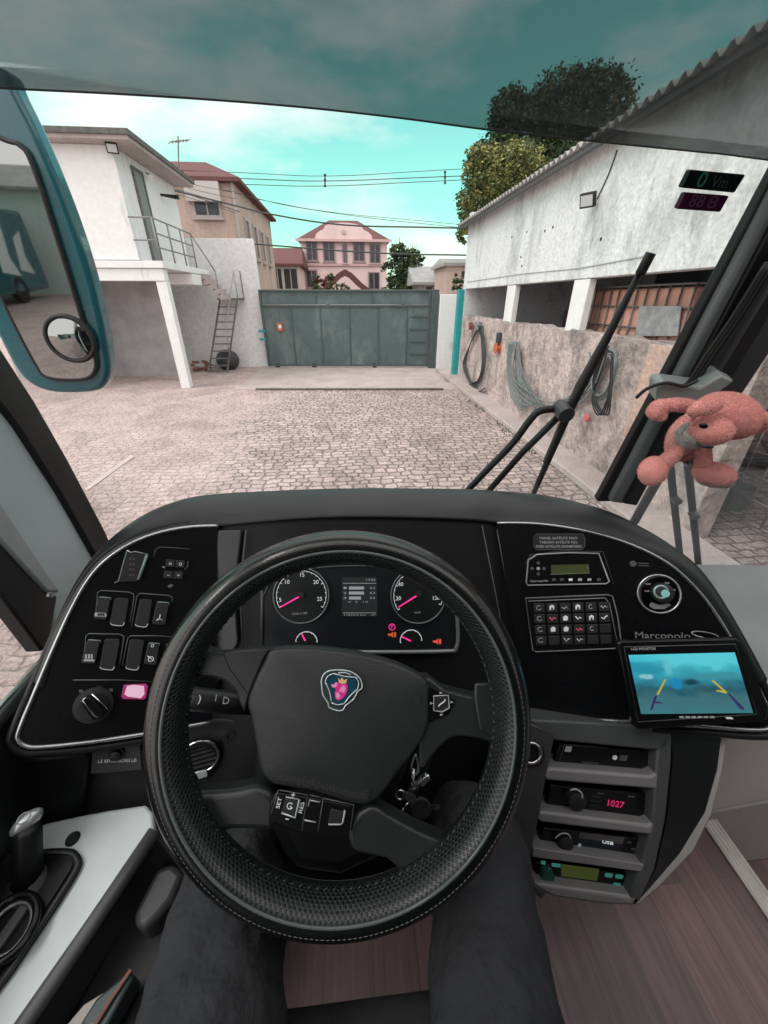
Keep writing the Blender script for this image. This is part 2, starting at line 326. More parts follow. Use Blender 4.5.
def wood_floor():
    m = bpy.data.materials.new('wood_vinyl'); m.use_nodes = True; n, l = m.node_tree.nodes, m.node_tree.links; b = n['Principled BSDF']
    g = n.new('ShaderNodeNewGeometry')
    mp = n.new('ShaderNodeMapping'); mp.inputs['Rotation'].default_value = (0, 0, R(90)); l.new(g.outputs['Position'], mp.inputs[0])
    br = n.new('ShaderNodeTexBrick'); br.inputs['Scale'].default_value = 1; br.inputs['Brick Width'].default_value = .34; br.inputs['Row Height'].default_value = .095; br.inputs['Mortar Size'].default_value = .0012; br.offset = .37
    br.inputs['Color1'].default_value = (.20, .122, .118, 1); br.inputs['Color2'].default_value = (.105, .076, .078, 1); br.inputs['Mortar'].default_value = (.10, .075, .075, 1)
    l.new(mp.outputs[0], br.inputs[0])
    m3 = n.new('ShaderNodeMapping'); m3.inputs['Scale'].default_value = (60, 3.5, 1); l.new(g.outputs['Position'], m3.inputs[0])
    t = n.new('ShaderNodeTexNoise'); t.inputs['Scale'].default_value = 1; t.inputs['Detail'].default_value = 6; t.inputs['Roughness'].default_value = .7; l.new(m3.outputs[0], t.inputs[0])
    r = n.new('ShaderNodeMapRange'); r.inputs[1].default_value = .3; r.inputs[2].default_value = .7; r.inputs[3].default_value = .6; r.inputs[4].default_value = 1.2; l.new(t.outputs[0], r.inputs[0])
    mx = n.new('ShaderNodeMix'); mx.data_type = 'RGBA'; mx.blend_type = 'MULTIPLY'; mx.inputs[0].default_value = 1; l.new(br.outputs[0], mx.inputs[6]); l.new(r.outputs[0], mx.inputs[7]); l.new(mx.outputs[2], b.inputs['Base Color'])
    b.inputs['Roughness'].default_value = .42
    bp = n.new('ShaderNodeBump'); bp.inputs['Strength'].default_value = .2; bp.inputs['Distance'].default_value = .001; l.new(t.outputs[0], bp.inputs['Height']); l.new(bp.outputs[0], b.inputs['Normal'])
    return m
def glass_mat(name, tr, refl=.05, dif=None, difmix=0, rough=0.0):
    m = bpy.data.materials.new(name); m.use_nodes = True; n, l = m.node_tree.nodes, m.node_tree.links
    n.clear(); o = n.new('ShaderNodeOutputMaterial'); t = n.new('ShaderNodeBsdfTransparent'); t.inputs[0].default_value = (*tr, 1)
    g = n.new('ShaderNodeBsdfGlossy'); g.inputs['Roughness'].default_value = rough
    fr = n.new('ShaderNodeFresnel'); fr.inputs[0].default_value = 1.35
    mu = n.new('ShaderNodeMath'); mu.operation = 'MULTIPLY'; mu.inputs[1].default_value = refl*20; l.new(fr.outputs[0], mu.inputs[0])
    mx = n.new('ShaderNodeMixShader'); l.new(mu.outputs[0], mx.inputs[0]); l.new(t.outputs[0], mx.inputs[1]); l.new(g.outputs[0], mx.inputs[2]); res = mx
    if difmix:
        d = n.new('ShaderNodeBsdfDiffuse'); d.inputs[0].default_value = (*dif, 1); m2 = n.new('ShaderNodeMixShader'); m2.inputs[0].default_value = difmix
        l.new(mx.outputs[0], m2.inputs[1]); l.new(d.outputs[0], m2.inputs[2]); res = m2
    l.new(res.outputs[0], o.inputs[0]); return m
glass = glass_mat('windscreen_glass', (.97, .98, .98), .012)
film = glass_mat('sun_film', (.50, .525, .525), .02, (.30, .33, .33), .10)
def mirror_mat(name, c):
    m = bpy.data.materials.new(name); m.use_nodes = True; b = m.node_tree.nodes['Principled BSDF']
    b.inputs['Base Color'].default_value = (*c, 1); b.inputs['Metallic'].default_value = 1; b.inputs['Roughness'].default_value = .02; return m
mirrorm = mirror_mat('mirror_silver', (.31, .32, .315))

# ================================================================== OUTDOORS
g = MB().add([(-160, -120, 0), (160, -120, 0), (160, 200, 0), (-160, 200, 0)], [(0, 1, 2, 3)]).build('ground', sett_ground()); struct(g)
GL, GR = PZ((265, 366), 0), PZ((429, 371), 0)
GL.y, GR.y = 16.15, 15.55
GL = V((-3.05, 16.1, 0)); GR = V((2.98, 15.5, 0))
a = MB().prism([(-3.3, 11.9, .004), (3.2, 11.35, .004), (3.25, 16.3, .004), (-3.3, 16.6, .004)], (0, 0, .012)).build('driveway_apron', concrete); struct(a)
k = MB().prism([(3.12, 2.4, 0), (3.62, 2.4, 0), (3.62, 14.6, 0), (3.12, 14.6, 0)], (0, 0, .11)).build('kerb', concrete, bevel=.02); struct(k)
tag(MB().box((-.0, 11.62, .03), (5.4, .09, .05), (V((1, -.085, 0)).normalized(), V((.085, 1, 0)).normalized(), V((0, 0, 1)))).build('gate_rail', steelr, bevel=.008), 'long dark steel rail lying across the yard where the setts end', 'rail')
struct(MB().prism([PZ(q, .004) for q in ((84, 489), (87, 491), (134, 457), (131, 455))], (0, 0, .006)).build('cement_strip', facade('pale_cement', (.55, .46, .45), .5, (.4, .33, .32)), bevel=.005))

# ---- gate
gx = (GR-GL).normalized(); gn = V((gx.y, -gx.x, 0)); gl = (GR-GL).length; Zu = V((0, 0, 1))
gate = thing('sliding_gate', 'wide grey green sheet metal gate closing the far end of the yard', 'gate', (GL+GR)/2)
GT = 2.6
GP = lambda s, z, d=0: GL+gx*s+Zu*z+gn*d
gax = (gx, gn, Zu)
MB().box(GP(gl/2, 1.1, 0), (gl, .03, 2.0), gax).build('panel', gatem, gate)
MB().box(GP(gl/2, 2.36, -.02), (gl, .03, .44), gax).build('top_panel', gatem, gate)
for s in (0.03, gl-.03): MB().box(GP(s, 1.33, .03), (.08, .06, 2.54), gax).build('upright', gatef, gate, bevel=.006)
for z in (.1, 2.1, 2.575): MB().box(GP(gl/2, z, .035), (gl-.16, .055, .06), gax).build('rail', gatef, gate, bevel=.006)
for i in range(1, 6):
    MB().box(GP(.03+i*.172*gl+.0, 1.1, .03), (.045, .035, 1.93), gax).build('rib', gatef, gate, bevel=.004)
for s in (.33, .66): MB().box(GP(gl*s, 2.34, .012), (.04, .03, .4), gax).build('seam', gatef, gate)
for z in (.5, .92, 1.34, 1.76): MB().box(GP(gl*.938, z, .03), (gl*.112, .03, .035), gax).build('rung', gatef, gate)
for s in (.06, .29, .67): MB().lathe(GP(gl*s, .08, -.01), gn, [(.0, -.04), (.085, -.04), (.085, .06), (.0, .06)], 18).build('roller', rubber, gate)
for z in (1.0, 1.28): MB().box(GP(-.06, z, .05), (.26, .05, .07), gax).build('hinge', mat('teal_metal', (.02, .30, .34), .5, noise=.3), gate, bevel=.01)
bx_ = thing('intercom_box', 'small orange box fixed on the left of the sheet metal gate', 'box', GP(.62, 1.41, .05))
MB().box(GP(.62, 1.41, .075), (.19, .08, .27), gax).build('case', mat('orange_paint', (.62, .15, .05), .5, noise=.2), bx_, bevel=.015)
MB().box(GP(.64, 1.43, .12), (.10, .012, .11), gax).build('window', white, bx_)
gp = MB().bx(3.01, 3.24, 15.30, 15.58, 0, 2.6).build('gate_post', gatef, bevel=.01); tag(gp, 'dark green metal post at the right end of the gate', 'post')
tag(MB().bx(3.27, 4.6, 15.2, 15.45, 0, 2.45).build('wall_stub', wwall, bevel=.015), 'narrow off white wall between the gate post and the teal column', 'wall')
tag(MB().bx(3.42, 3.74, 13.32, 13.56, 0, 2.565).build('teal_column', mat('teal_column_paint', (.03, .36, .38), .6, noise=.3, nscale=6), bevel=.01), 'bright teal painted column at the far corner of the workshop', 'column')

# ---- workshop on the right
XW = 3.6
ZB = 2.575      # underside of the white upper wall
shop = thing('workshop', 'long whitewashed workshop on the right with corrugated roof overhang and open bays', 'building', (XW, 9, 0))
yN, yF = -4.0, 13.3
def wtop(y): return PX((602, 147), XW).z
ztop = PX((602, 147), XW).z
MB().bx(XW, XW+.22, yN, yF, ZB, ztop+.15).build('wall', rough_white, shop, bevel=.01)
MB().bx(XW, XW+6, yF, yF+.2, 0, ztop+.3).build('end_wall', rough_white, shop)
MB().bx(XW, XW+6, yN-.2, yN, 0, ztop+.3).build('end_wall', rough_white, shop)  # unseen near end, added to shut out daylight and darken the bays
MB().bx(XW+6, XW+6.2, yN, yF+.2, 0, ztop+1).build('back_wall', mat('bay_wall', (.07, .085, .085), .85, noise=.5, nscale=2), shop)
# corrugated roof sheet
rows = []
for i in range(2):
    rows.append([])
for j in range(int((yF+.3-yN)/.03)):
    y = yN+j*.03; z = .035*math.sin(y*2*math.pi/.177)
    rows[0].append(V((3.30, y, 4.17+z))); rows[1].append(V((10.2, y, 5.55+z)))
MB().grid(rows).build('roof', asb, shop, solid=.012, smooth='all')
MB().bx(3.36, 3.44, yN, yF+.2, 4.08, 4.14).build('fascia', mat('old_timber', (.1, .1, .1)), shop)
for (p0, p1) in (((507, 286), (515, 286)), ((573, 284), (588, 284))):
    ya, yb = PX(p0, XW).y, PX(p1, XW).y
    MB().bx(XW+.01, XW+.13, yb, ya, 1.84, ZB-.005).build('pillar', wwall, shop, bevel=.012)
# low wall
lw = MB(); n = 60
top = [V((XW-.02, 3.3+(13.2-3.3)*i/n, 1.865+.02*math.sin(i*1.7)+.015*random.uniform(-1, 1))) for i in range(n+1)]
lw.prism([V((XW-.02, 3.3, 0))]+top+[V((XW-.02, 13.2, 0))], (.26, 0, 0))
lwo = tag(lw.build('low_wall', stone_wall, bevel=.01), 'rough pinkish stained low wall under the open bays of the workshop', 'wall')
y_ = PX((663, 345), XW).y; MB().bx(XW-.045, XW-.018, y_-.2, y_+.16, .03, 1.84).build('brick_pier', facade('brick_pier_paint', (.64, .45, .38), .9, (.46, .38, .36), sc=4, streak=(1, 1, .6), bsc=18, bump=.8, bd=.02, fine=.2), lwo, bevel=.008)
# dark bay contents
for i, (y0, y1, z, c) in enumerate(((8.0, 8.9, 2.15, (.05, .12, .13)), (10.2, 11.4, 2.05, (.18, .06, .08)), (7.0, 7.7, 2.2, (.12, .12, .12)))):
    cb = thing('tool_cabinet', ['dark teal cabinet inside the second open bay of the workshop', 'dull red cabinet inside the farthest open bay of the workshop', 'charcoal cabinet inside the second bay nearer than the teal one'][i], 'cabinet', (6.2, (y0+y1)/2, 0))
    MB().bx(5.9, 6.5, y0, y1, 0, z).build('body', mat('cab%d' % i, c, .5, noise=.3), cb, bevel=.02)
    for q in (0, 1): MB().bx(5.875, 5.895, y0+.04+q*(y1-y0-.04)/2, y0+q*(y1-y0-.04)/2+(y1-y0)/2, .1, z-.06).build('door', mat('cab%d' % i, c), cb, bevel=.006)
# caged tank behind the wall
def cage(name, label, x0, x1, y0, y1, z0, z1, nx, nz, fill, r=.013):
    t = thing(name, label, 'cage', ((x0+x1)/2, (y0+y1)/2, 0))
    b = MB()
    for i in range(nx+1):
        y = y0+(y1-y0)*i/nx; b.tube([(x0, y, z0), (x0, y, z1)], r, 6); b.tube([(x1, y, z0), (x1, y, z1)], r, 6)
    for j in range(nz+1):
        z = z0+(z1-z0)*j/nz; b.tube([(x0, y0, z), (x0, y1, z), (x1, y1, z), (x1, y0, z)], r, 6, True)
    b.build('bars', mat('cage_bar', (.22, .20, .19), .45, metal=.5, noise=.4), t, smooth='all')
    if fill:
        MB().bx(x0+.03, x1-.03, y0+.03, y1-.03, z0, z1-.03).build('tank', fill, t, bevel=.04)
    return t
tk = cage('caged_tank', 'large caged tank of orange pink plastic behind the low wall', 3.95, 5.0, PX((692, 300), 3.95).y, PX((588, 300), 3.95).y, 1.2, 2.46, 11, 5, mat('tank_plastic', (.68, .36, .28), .6, noise=.35, nscale=3))
pq = [PX(q, 3.925) for q in ((640, 306), (682, 306), (678, 336), (636, 336))]
MB().prism(pq, (-.012, 0, 0)).build('label_plate', mat('plate', (.38, .39, .40), .4, noise=.5, nscale=8), tk)
rk = cage('wire_rack', 'rusty wire rack standing past the end of the low wall', 4.3, 5.3, 3.0, 4.05, .15, 1.35, 5, 5, None)
# floodlights
def flood(name, label, c, nrm, s):
    t = thing(name, label, 'floodlight', c); nrm = V(nrm).normalized(); e = V((0, 0, 1)).cross(nrm).normalized(); f = nrm.cross(e)
    MB().box(V(c), (s, s*.8, .06), (e, f, nrm)).build('housing', rubber, t, bevel=.01)
    MB().box(V(c)+nrm*.034, (s*.78, s*.58, .008), (e, f, nrm)).build('lens', mat('lens', (.5, .52, .52), .2), t)
    MB().tube([V(c)-nrm*.03, V(c)-nrm*.13+V((0, 0, -.03))], .014, 8).build('arm', steelr, t)
fl = PX((588, 200), XW-.14); flood('floodlight', 'small square floodlight on the whitewashed workshop wall', fl, (-.8, -.5, -.35), .22)
# cable run and crack line on the workshop wall
tag(MB().tube(smooth_pts([PX(q, XW-.012) for q in ((597, 199), (606, 180), (612, 165), (617, 150))], 5, False), .008, 6).build('wall_cable', rubber, smooth='all'), 'thin dark cable running up from the floodlight to the workshop roof', 'cable')
tag(MB().tube([PX(q, XW-.01) for q in ((467, 282), (520, 274), (580, 268), (650, 255))], .006, 6).build('wall_crack', mat('crack', (.5, .52, .52), .6, noise=.3), smooth='all'), 'thin pale conduit along the lower edge of the workshop upper wall', 'pipe')  # thin tube drawn for a crack line in the plaster
for i, q in enumerate(((521, 257), (522, 266), (601, 239), (527, 232), (545, 231), (553, 227), (512, 237))):
    c = PX(q, XW)
    tag(MB().lathe(c, (-1, 0, 0), [(.0, -.02), (.024+.006*(i % 3), -.02), (.022, .006), (0, .008)], 9).build('wall_hole', dark), ['lowest dark hole in the white workshop wall, nearest the first bay', 'dark hole just above the lowest one in the white workshop wall', 'isolated dark hole in the white workshop wall nearest the windscreen displays', 'leftmost dark hole of the upper trio in the white workshop wall', 'middle dark hole of the upper trio in the white workshop wall', 'rightmost dark hole of the upper trio in the white workshop wall', 'dark hole farthest along the white workshop wall towards the gate'][i], 'hole', 'holes in the workshop wall')
# hoses on the low wall
hose = mat('hose_green', (.20, .25, .245), .5, noise=.4, nscale=10); hosek = mat('hose_dark', (.05, .055, .06), .5, noise=.3)
def wp(q, d=.06): return PX(q, XW-.02-d)
def coil(c, ry, rz, n, x, r=.014):
    pts = []
    for i in range(n*20+1):
        a = 2*math.pi*i/20; kk = 1+.05*math.sin(i*.7)
        pts.append(V((x-.02*((i//20) % 4), c.y+ry*kk*math.sin(a), c.z-rz+rz*kk*math.cos(a)+.02*math.sin(i*.37))))
    return pts
hk = wp((612, 352)); 
h1 = MB().tube(coil(hk, .20, .30, 4, XW-.08), .014, 6)
for dz in (0, .05, .11): h1.tube(smooth_pts([wp(q, .08+dz*.3) for q in ((608, 350), (590, 392-dz*60), (565, 404-dz*40), (545, 408-dz*60), (522, 398-dz*100), (513, 375), (516, 342))], 6, False), .013, 6)
tag(h1.build('hose', hose, smooth='all'), 'long grey green hose slung in loops along the low wall behind the wiper', 'hose')
h5 = MB()
for i in range(7):
    sg = random.uniform(-8, 8); x1 = 596+random.uniform(-8, 14)
    h5.tube(smooth_pts([wp(q, .05+.014*i) for q in ((514+i*.8, 342), (516+i, 366+sg*.5), (526+i*1.5, 392+sg*.6), (545+sg*.5, 408+sg*.4), (570+sg, 400+sg*.5), (590+sg*.5, 378+sg), (x1, 352))], 7, False), .0125, 6)
tag(h5.build('hose', mat('hose_grey', (.17, .19, .19), .5, noise=.4, nscale=12), smooth='all'), 'tangle of grey hoses sagging between the orange reel and the coiled hose', 'hose')
h6 = MB()
for i in range(4): h6.tube(smooth_pts([wp(q, .12+.012*i) for q in ((606+i, 346), (600-i*2, 375), (592+i, 398), (598+i*3, 415), (608+i, 396), (612, 352))], 6, False), .011, 6)
tag(h6.build('hose', rubber, smooth='all'), 'dark hose hanging straight down from the coil by the wiper', 'hose')
h2 = MB()
for i in range(5): h2.tube(smooth_pts([wp(q, .05+.012*i) for q in ((509+i, 342), (507+i, 370), (512+2*i, 398+i), (522+3*i, 410-2*i), (518+i, 380), (514+i, 342))], 6, False), .011, 6)
tag(h2.build('hose', hose, smooth='all'), 'pale green hose hung in a narrow bundle beside the orange reel', 'hose')
h3 = MB()
for i in range(4): h3.tube(smooth_pts([wp(q, .05+.014*i) for q in ((478+i, 326), (470, 345), (466-i, 366), (474, 384+i), (482+i, 366), (480+i, 326))], 6, False), .014, 6)
tag(h3.build('hose', hosek, smooth='all'), 'dark hose hanging in a bundle at the far end of the low wall', 'hose')
h4 = MB()
for i in range(3): h4.tube(smooth_pts([wp(q, .05+.02*i) for q in ((478, 325), (484+i, 352), (480, 378), (471-2*i, 386), (476, 392), (485, 388))], 6, False), .012, 6)
tag(h4.build('hose', rubber, smooth='all'), 'black hose trailing to the kerb below the far hose bracket', 'hose')
rl = thing('hose_reel', 'small orange hose reel on the low wall', 'reel', wp((500, 348)))
MB().lathe(wp((500, 348), .0), (-1, 0, 0), [(0, 0), (.12, 0), (.12, .02), (.07, .03), (.07, .09), (.12, .1), (.12, .12), (0, .12)], 24).build('drum', mat('reel_orange', (.55, .16, .08), .5, noise=.3), rl, smooth=True)
MB().bx(XW-.1, XW-.02, wp((500, 348)).y+.12, wp((500, 348)).y+.3, 1.35, 1.62).build('bracket', hosek, rl, bevel=.01)
bk = thing('hose_bracket', 'grey hose bracket bolted at the far end of the low wall', 'bracket', wp((479, 326)))
MB().box(wp((479, 326), .02), (.14, .34, .22)).build('plate', mat('brk', (.28, .27, .27), .6, noise=.4), bk, bevel=.02)
MB().lathe(wp((472, 326), .06), (-1, 0, 0), [(0, 0), (.1, 0), (.1, .07), (0, .07)], 18).build('valve', mat('valve', (.2, .07, .06), .5), bk, smooth=True)
vl = thing('tap', 'small red tap wheel on the end of the long hose', 'tap', wp((588, 418)))
MB().lathe(wp((588, 418), .05), (-1, 0, 0), [(0, 0), (.05, 0), (.06, .02), (.05, .045), (0, .045)], 16).build('wheel', mat('tap_red', (.5, .12, .13), .5), vl, smooth=True)
MB().tube([wp((588, 418), .0), wp((588, 418), .06)], .012, 8).build('stem', steelr, vl)
bu = thing('bucket', 'dark bucket standing on the ground past the end of the low wall', 'bucket', (4.7, 3.95, 0))
MB().lathe((4.7, 3.95, 0), (0, 0, 1), [(0, .005), (.12, .005), (.16, .30), (.17, .30), (.165, .31), (.15, .3), (.115, .02), (0, .02)], 24).build('pail', mat('bucket_grey', (.10, .12, .12), .5, noise=.3), bu, smooth=True)
MB().tube([(4.54, 3.95, .29), (4.55, 3.9, .2), (4.7, 3.78, .14), (4.85, 3.9, .2), (4.86, 3.95, .29)], .005, 6).build('handle', steelr, bu)
# rubble and weeds along the kerb
wd = MB()
for i in range(420):
    y = random.uniform(3.5, 13.5); x = 3.10+random.gauss(0, .05)
    if math.sin(y*2.1)+math.sin(y*.9+1) < .2: continue
    h = random.uniform(.03, .11); a_ = random.uniform(0, 6.28); d = V((math.cos(a_), math.sin(a_), 0))
    wd.add([V((x, y, 0))-d*.012, V((x, y, 0))+d*.012, V((x, y, h))+V((random.uniform(-.05, .05), random.uniform(-.05, .05), 0))], [(0, 1, 2)])
tag(wd.build('weeds', mat('weed', (.10, .13, .05), .8), weld=False, recalc=False), 'sparse green weeds growing along the foot of the kerb', 'weeds', kind='stuff')

# ---- white house on the left
house = thing('white_house', 'white rendered two storey house on the left with balcony and flat eaves', 'building', (-7.5, 14, 0))
xc, yf = -5.2, 12.3
zs = 3.03
MB().bx(-11, xc, yf, 16.0, 3.18, 5.40).build('upper_wall', wwall, house, bevel=.012)
MB().bx(-11, -4.60, yf-.12, 16.0, zs-.03, 3.16).build('balcony_slab', wwall, house, bevel=.012)
MB().bx(-11, -4.66, yf-.06, yf+.2, 2.72, 2.995).build('beam', wwall, house, bevel=.01)
MB().bx(-4.92, -4.66, yf-.04, yf+.22, 0, 2.715).build('column', wwall, house, bevel=.012)
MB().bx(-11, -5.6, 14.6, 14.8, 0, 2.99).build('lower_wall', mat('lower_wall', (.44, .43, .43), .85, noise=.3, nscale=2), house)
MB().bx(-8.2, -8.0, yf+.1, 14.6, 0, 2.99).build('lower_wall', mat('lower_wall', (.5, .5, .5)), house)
rf = MB().prism([(-11.3, yf-.35, 5.40), (xc+.55, yf-.35, 5.40), (xc+.55, 16.2, 5.40), (-11.3, 16.2, 5.40)], (0, 0, .13)).build('roof', concrete, house, bevel=.015)
ed = MB().bx(-11.3, xc+.6, yf-.4, yf-.3, 5.48, 5.58); ed.bx(xc+.5, xc+.6, yf-.3, 16.2, 5.48, 5.58)
ed.build('eave_edge', mat('moss_edge', (.14, .14, .13), .85, noise=.5, nscale=8), rf)
dr = MB().bx(xc, xc+.03, 13.15, 13.62, 3.19, 5.15).build('door', mat('grey_door', (.22, .23, .23), .5, noise=.2), house)
MB().bx(xc, xc+.05, 13.08, 13.15, 3.19, 5.22).build('frame', steelr, dr); MB().bx(xc, xc+.05, 13.62, 13.69, 3.19, 5.22).build('frame', steelr, dr); MB().bx(xc, xc+.05, 13.15, 13.62, 5.15, 5.22).build('frame', steelr, dr)
rl_ = MB(); ry = [12.25, 13.2, 14.1, 15.0]
for y in ry: rl_.tube([(-4.66, y, 3.16), (-4.66, y, 4.06)], .022, 8)
for z in (4.06, 3.75, 3.45): rl_.tube([(-4.66, ry[0], z), (-4.66, ry[-1], z)], .02, 8)
rl_.tube([(-4.66, ry[0], 4.06), (xc, ry[0], 4.06)], .02, 8); rl_.tube([(-4.66, ry[0], 3.6), (xc, ry[0], 3.6)], .02, 8)
rl_.tube([(-4.66, ry[-1], 4.06), (-4.2, 15.3, 3.1)], .02, 8); rl_.tube([(-4.2, 15.3, 3.1), (-4.2, 15.3, 2.3)], .02, 8)
rl_.build('railing', mat('rail_grey', (.30, .30, .30), .5, metal=.3, noise=.3), house, smooth='all')
# concrete flight from balcony down to the platform
stp = MB()
for i in range(5): stp.bx(-4.7+i*.14, -4.5+i*.14, 15.02, 15.75, 2.85-i*.14, 3.02-i*.14)
stp.build('stair', concrete, house)
MB().bx(-5.6, -4.6, 14.2, 15.9, 2.7, 2.985).build('slab_bracket', wwall, house)
flood('floodlight', 'small floodlight high on the white house wall under the eaves', PY((112, 148), yf-.13), (.3, -.9, -.3), .24)
cv = thing('security_camera', 'small white camera above the door of the white house', 'camera', (xc+.1, 14.0, 5.2))
MB().tube([(xc+.14, 13.95, 5.2), (xc+.2, 13.75, 5.14)], .05, 12).build('body', white, cv); MB().tube([(xc, 14.0, 5.28), (xc+.14, 13.95, 5.2)], .015, 8).build('arm', steelr, cv)
lp = thing('wall_lamp', 'dark wall lamp right of the door on the white house', 'lamp', (xc+.1, 14.75, 4.95))
MB().tube([(xc, 14.75, 4.95), (xc+.42, 14.75, 4.9)], [.03, .055], 10).build('shade', rubber, lp); MB().lathe((xc+.44, 14.75, 4.9), (1, 0, 0), [(0, 0), (.05, 0), (.06, .05), (0, .05)], 14).build('lens', rubber, lp)
yw = 16.3
tag(MB().bx(-6.2, -3.05, yw, yw+.22, 0, 4.1).build('yard_wall', facade('yard_wall_white', (.78, .79, .79), .5, (.42, .41, .40), sc=1.2, amt=(.54, .8), bump=.3, bd=.01), bevel=.015), 'tall white boundary wall left of the gate behind the metal ladder', 'wall')
# metal ladder stair
ld = thing('metal_ladder', 'rusty steep metal ladder stair with a small platform against the white wall', 'ladder', (-4.5, 15.4, 0))
s0a, s0b, s1a, s1b = V((-5.0, 15.1, 0)), V((-4.35, 15.1, 0)), V((-4.32, 15.75, 2.3)), V((-3.75, 15.75, 2.3))
b = MB()
for p, q in ((s0a, s1a), (s0b, s1b)):
    MB().tube([p, q], .035, 6).build('stringer', steelr, ld)
for i in range(1, 10):
    t = i/10; MB().box((s0a.lerp(s1a, t)+s0b.lerp(s1b, t))/2, ((s0b-s0a).length*.97, .16, .03)).build('tread', steelr, ld)
MB().bx(-4.4, -3.6, 15.7, 16.25, 2.28, 2.34).build('platform', steelr, ld)
hb = MB().tube([s0b.lerp(s1b, .25), s0b.lerp(s1b, .25)+V((0, .05, .8)), V((-3.72, 15.75, 3.15)), V((-3.62, 16.2, 3.15)), V((-3.62, 16.2, 2.3))], .018, 8); hb.tube([V((-3.72, 15.75, 3.15)), V((-3.72, 15.75, 2.3))], .018, 8)
hb.build('handrail', mat('hr', (.42, .40, .39), .5, metal=.3, noise=.3), ld, smooth='all')
dm = thing('rolled_tarp', 'round black bundle on the ground under the metal ladder', 'bundle', (-4.45, 15.75, 0))
MB().ball((-4.45, 15.8, .33), (.42, .36, .36)).build('sack', mat('tarp', (.05, .055, .06), .5, noise=.4, bump=.8, bscale=9, bdist=.05), dm, smooth='all')
MB().tube([(-4.85, 15.8, .35), (-4.45, 15.42, .33), (-4.05, 15.8, .35)], .015, 6).build('rope', steelr, dm)
rb = thing('rubble_pile', 'low pile of reddish broken bricks left of the ladder foot', 'rubble', (-5.35, 15.6, 0))
for i in range(12):
    MB().box((-5.35+random.uniform(-.25, .25), 15.6+random.uniform(-.2, .2), .05+.06*(i % 5)), (.2, .1, .08), (V((math.cos(i), math.sin(i), .1)).normalized(), V((-math.sin(i), math.cos(i), 0)), V((0, 0, 1)))).build('brick', mat('rub', (.30, .14, .12), .8, noise=.5, nscale=10), rb)

# ---- peach house behind
def house_block(name, label, x0, x1, y0, y1, z1, m, roofm, ridge, over=.35, hip=.0):
    t = thing(name, label, 'house', ((x0+x1)/2, (y0+y1)/2, 0))
    MB().bx(x0, x1, y0, y1, 0, z1).build('wall', m, t)
    ym = (y0+y1)/2; a, b, c, d = x0-over, x1+over, y0-over, y1+over
    h = hip
    ro = MB().add([(a, c, z1), (b, c, z1), (b, d, z1), (a, d, z1), (a+h, ym, z1+ridge), (b-h, ym, z1+ridge), (a, c, z1+.12), (b, c, z1+.12), (b, d, z1+.12), (a, d, z1+.12)],
        [(0, 1, 7, 6), (1, 2, 8, 7), (2, 3, 9, 8), (3, 0, 6, 9), (6, 7, 5, 4), (7, 8, 5), (8, 9, 4, 5), (9, 6, 4), (3, 2, 1, 0)]).build('roof', roofm, t)
    return t
def win(parent, c, wd_, ht, nrm, fm, divs=1, sill=True):
    c = V(c); n = V(nrm); e = V((0, 0, 1)).cross(n)
    fr = MB()
    for s in (-1, 1): fr.box(c+e*s*(wd_/2)+n*.03, (.08, .08, ht+.08), (e, n, Zu))
    for s in (-1, 1): fr.box(c+Zu*s*(ht/2)+n*.032, (wd_-.08, .08, .08), (e, n, Zu))
    for i in range(1, divs+1): fr.box(c+e*(wd_*(i/(divs+1)-.5))+n*.025, (.05, .05, ht-.08), (e, n, Zu))
    f = fr.build('window', fm, parent)
    MB().box(c+n*.012, (wd_-.05, .02, ht-.05), (e, n, Zu)).build('pane', winm, f)
    if sill: MB().box(c-Zu*(ht/2+.08)+n*.07, (wd_+.2, .14, .06), (e, n, Zu)).build('sill', fm, f)
wfr = mat('window_frame', (.45, .40, .38), .6, noise=.2)
A, B = PY((172, 178), 19.0), PY((232, 182), 19.0)
ph = house_block('peach_house', 'peach plastered house with red tiled roof behind the white boundary wall', -9.5, -4.0, 19, 27, PY((225, 183), 19).z, peach, roofred, 1.5, .3, 2.2)
zt = PY((225, 183), 19).z
win(ph, PY((207, 206), 19)-V((0, .0, -.05)), .95, 1.0-.25, (0, -1, 0), wfr, 1)
c = PY((203, 193), 18.85); MB().box(c+V((0, 0, .05)), (1.25, .28, .62)).build('awning_box', mat('awn', (.55, .50, .48), .6, noise=.2), ph)
for y in (20.3, 21.9, 23.5, 25.1): win(ph, (-4.0, y, 4.55), .7, 1.25, (1, 0, 0), wfr, 1)
MB().tube([(-4.05, 18.95, 0), (-4.05, 18.95, zt)], .06, 8).build('downpipe', wfr, ph)
an = thing('roof_antenna', 'thin television antenna on the roof behind the white house', 'antenna', PY((178, 168), 18.5))
MB().tube([PY((179, 178), 18.5), PY((178, 136), 18.5)], .022, 6).build('mast', steelr, an)
MB().tube([PY((170, 142), 18.5), PY((189, 140), 18.5)], .015, 6).build('boom', steelr, an)
for i in range(6):
    c = PY((171+i*3.4, 142-.3*i), 18.5); MB().tube([c-V((0, .3, .12)), c+V((0, .3, .12))], .01, 5).build('element', steelr, an)
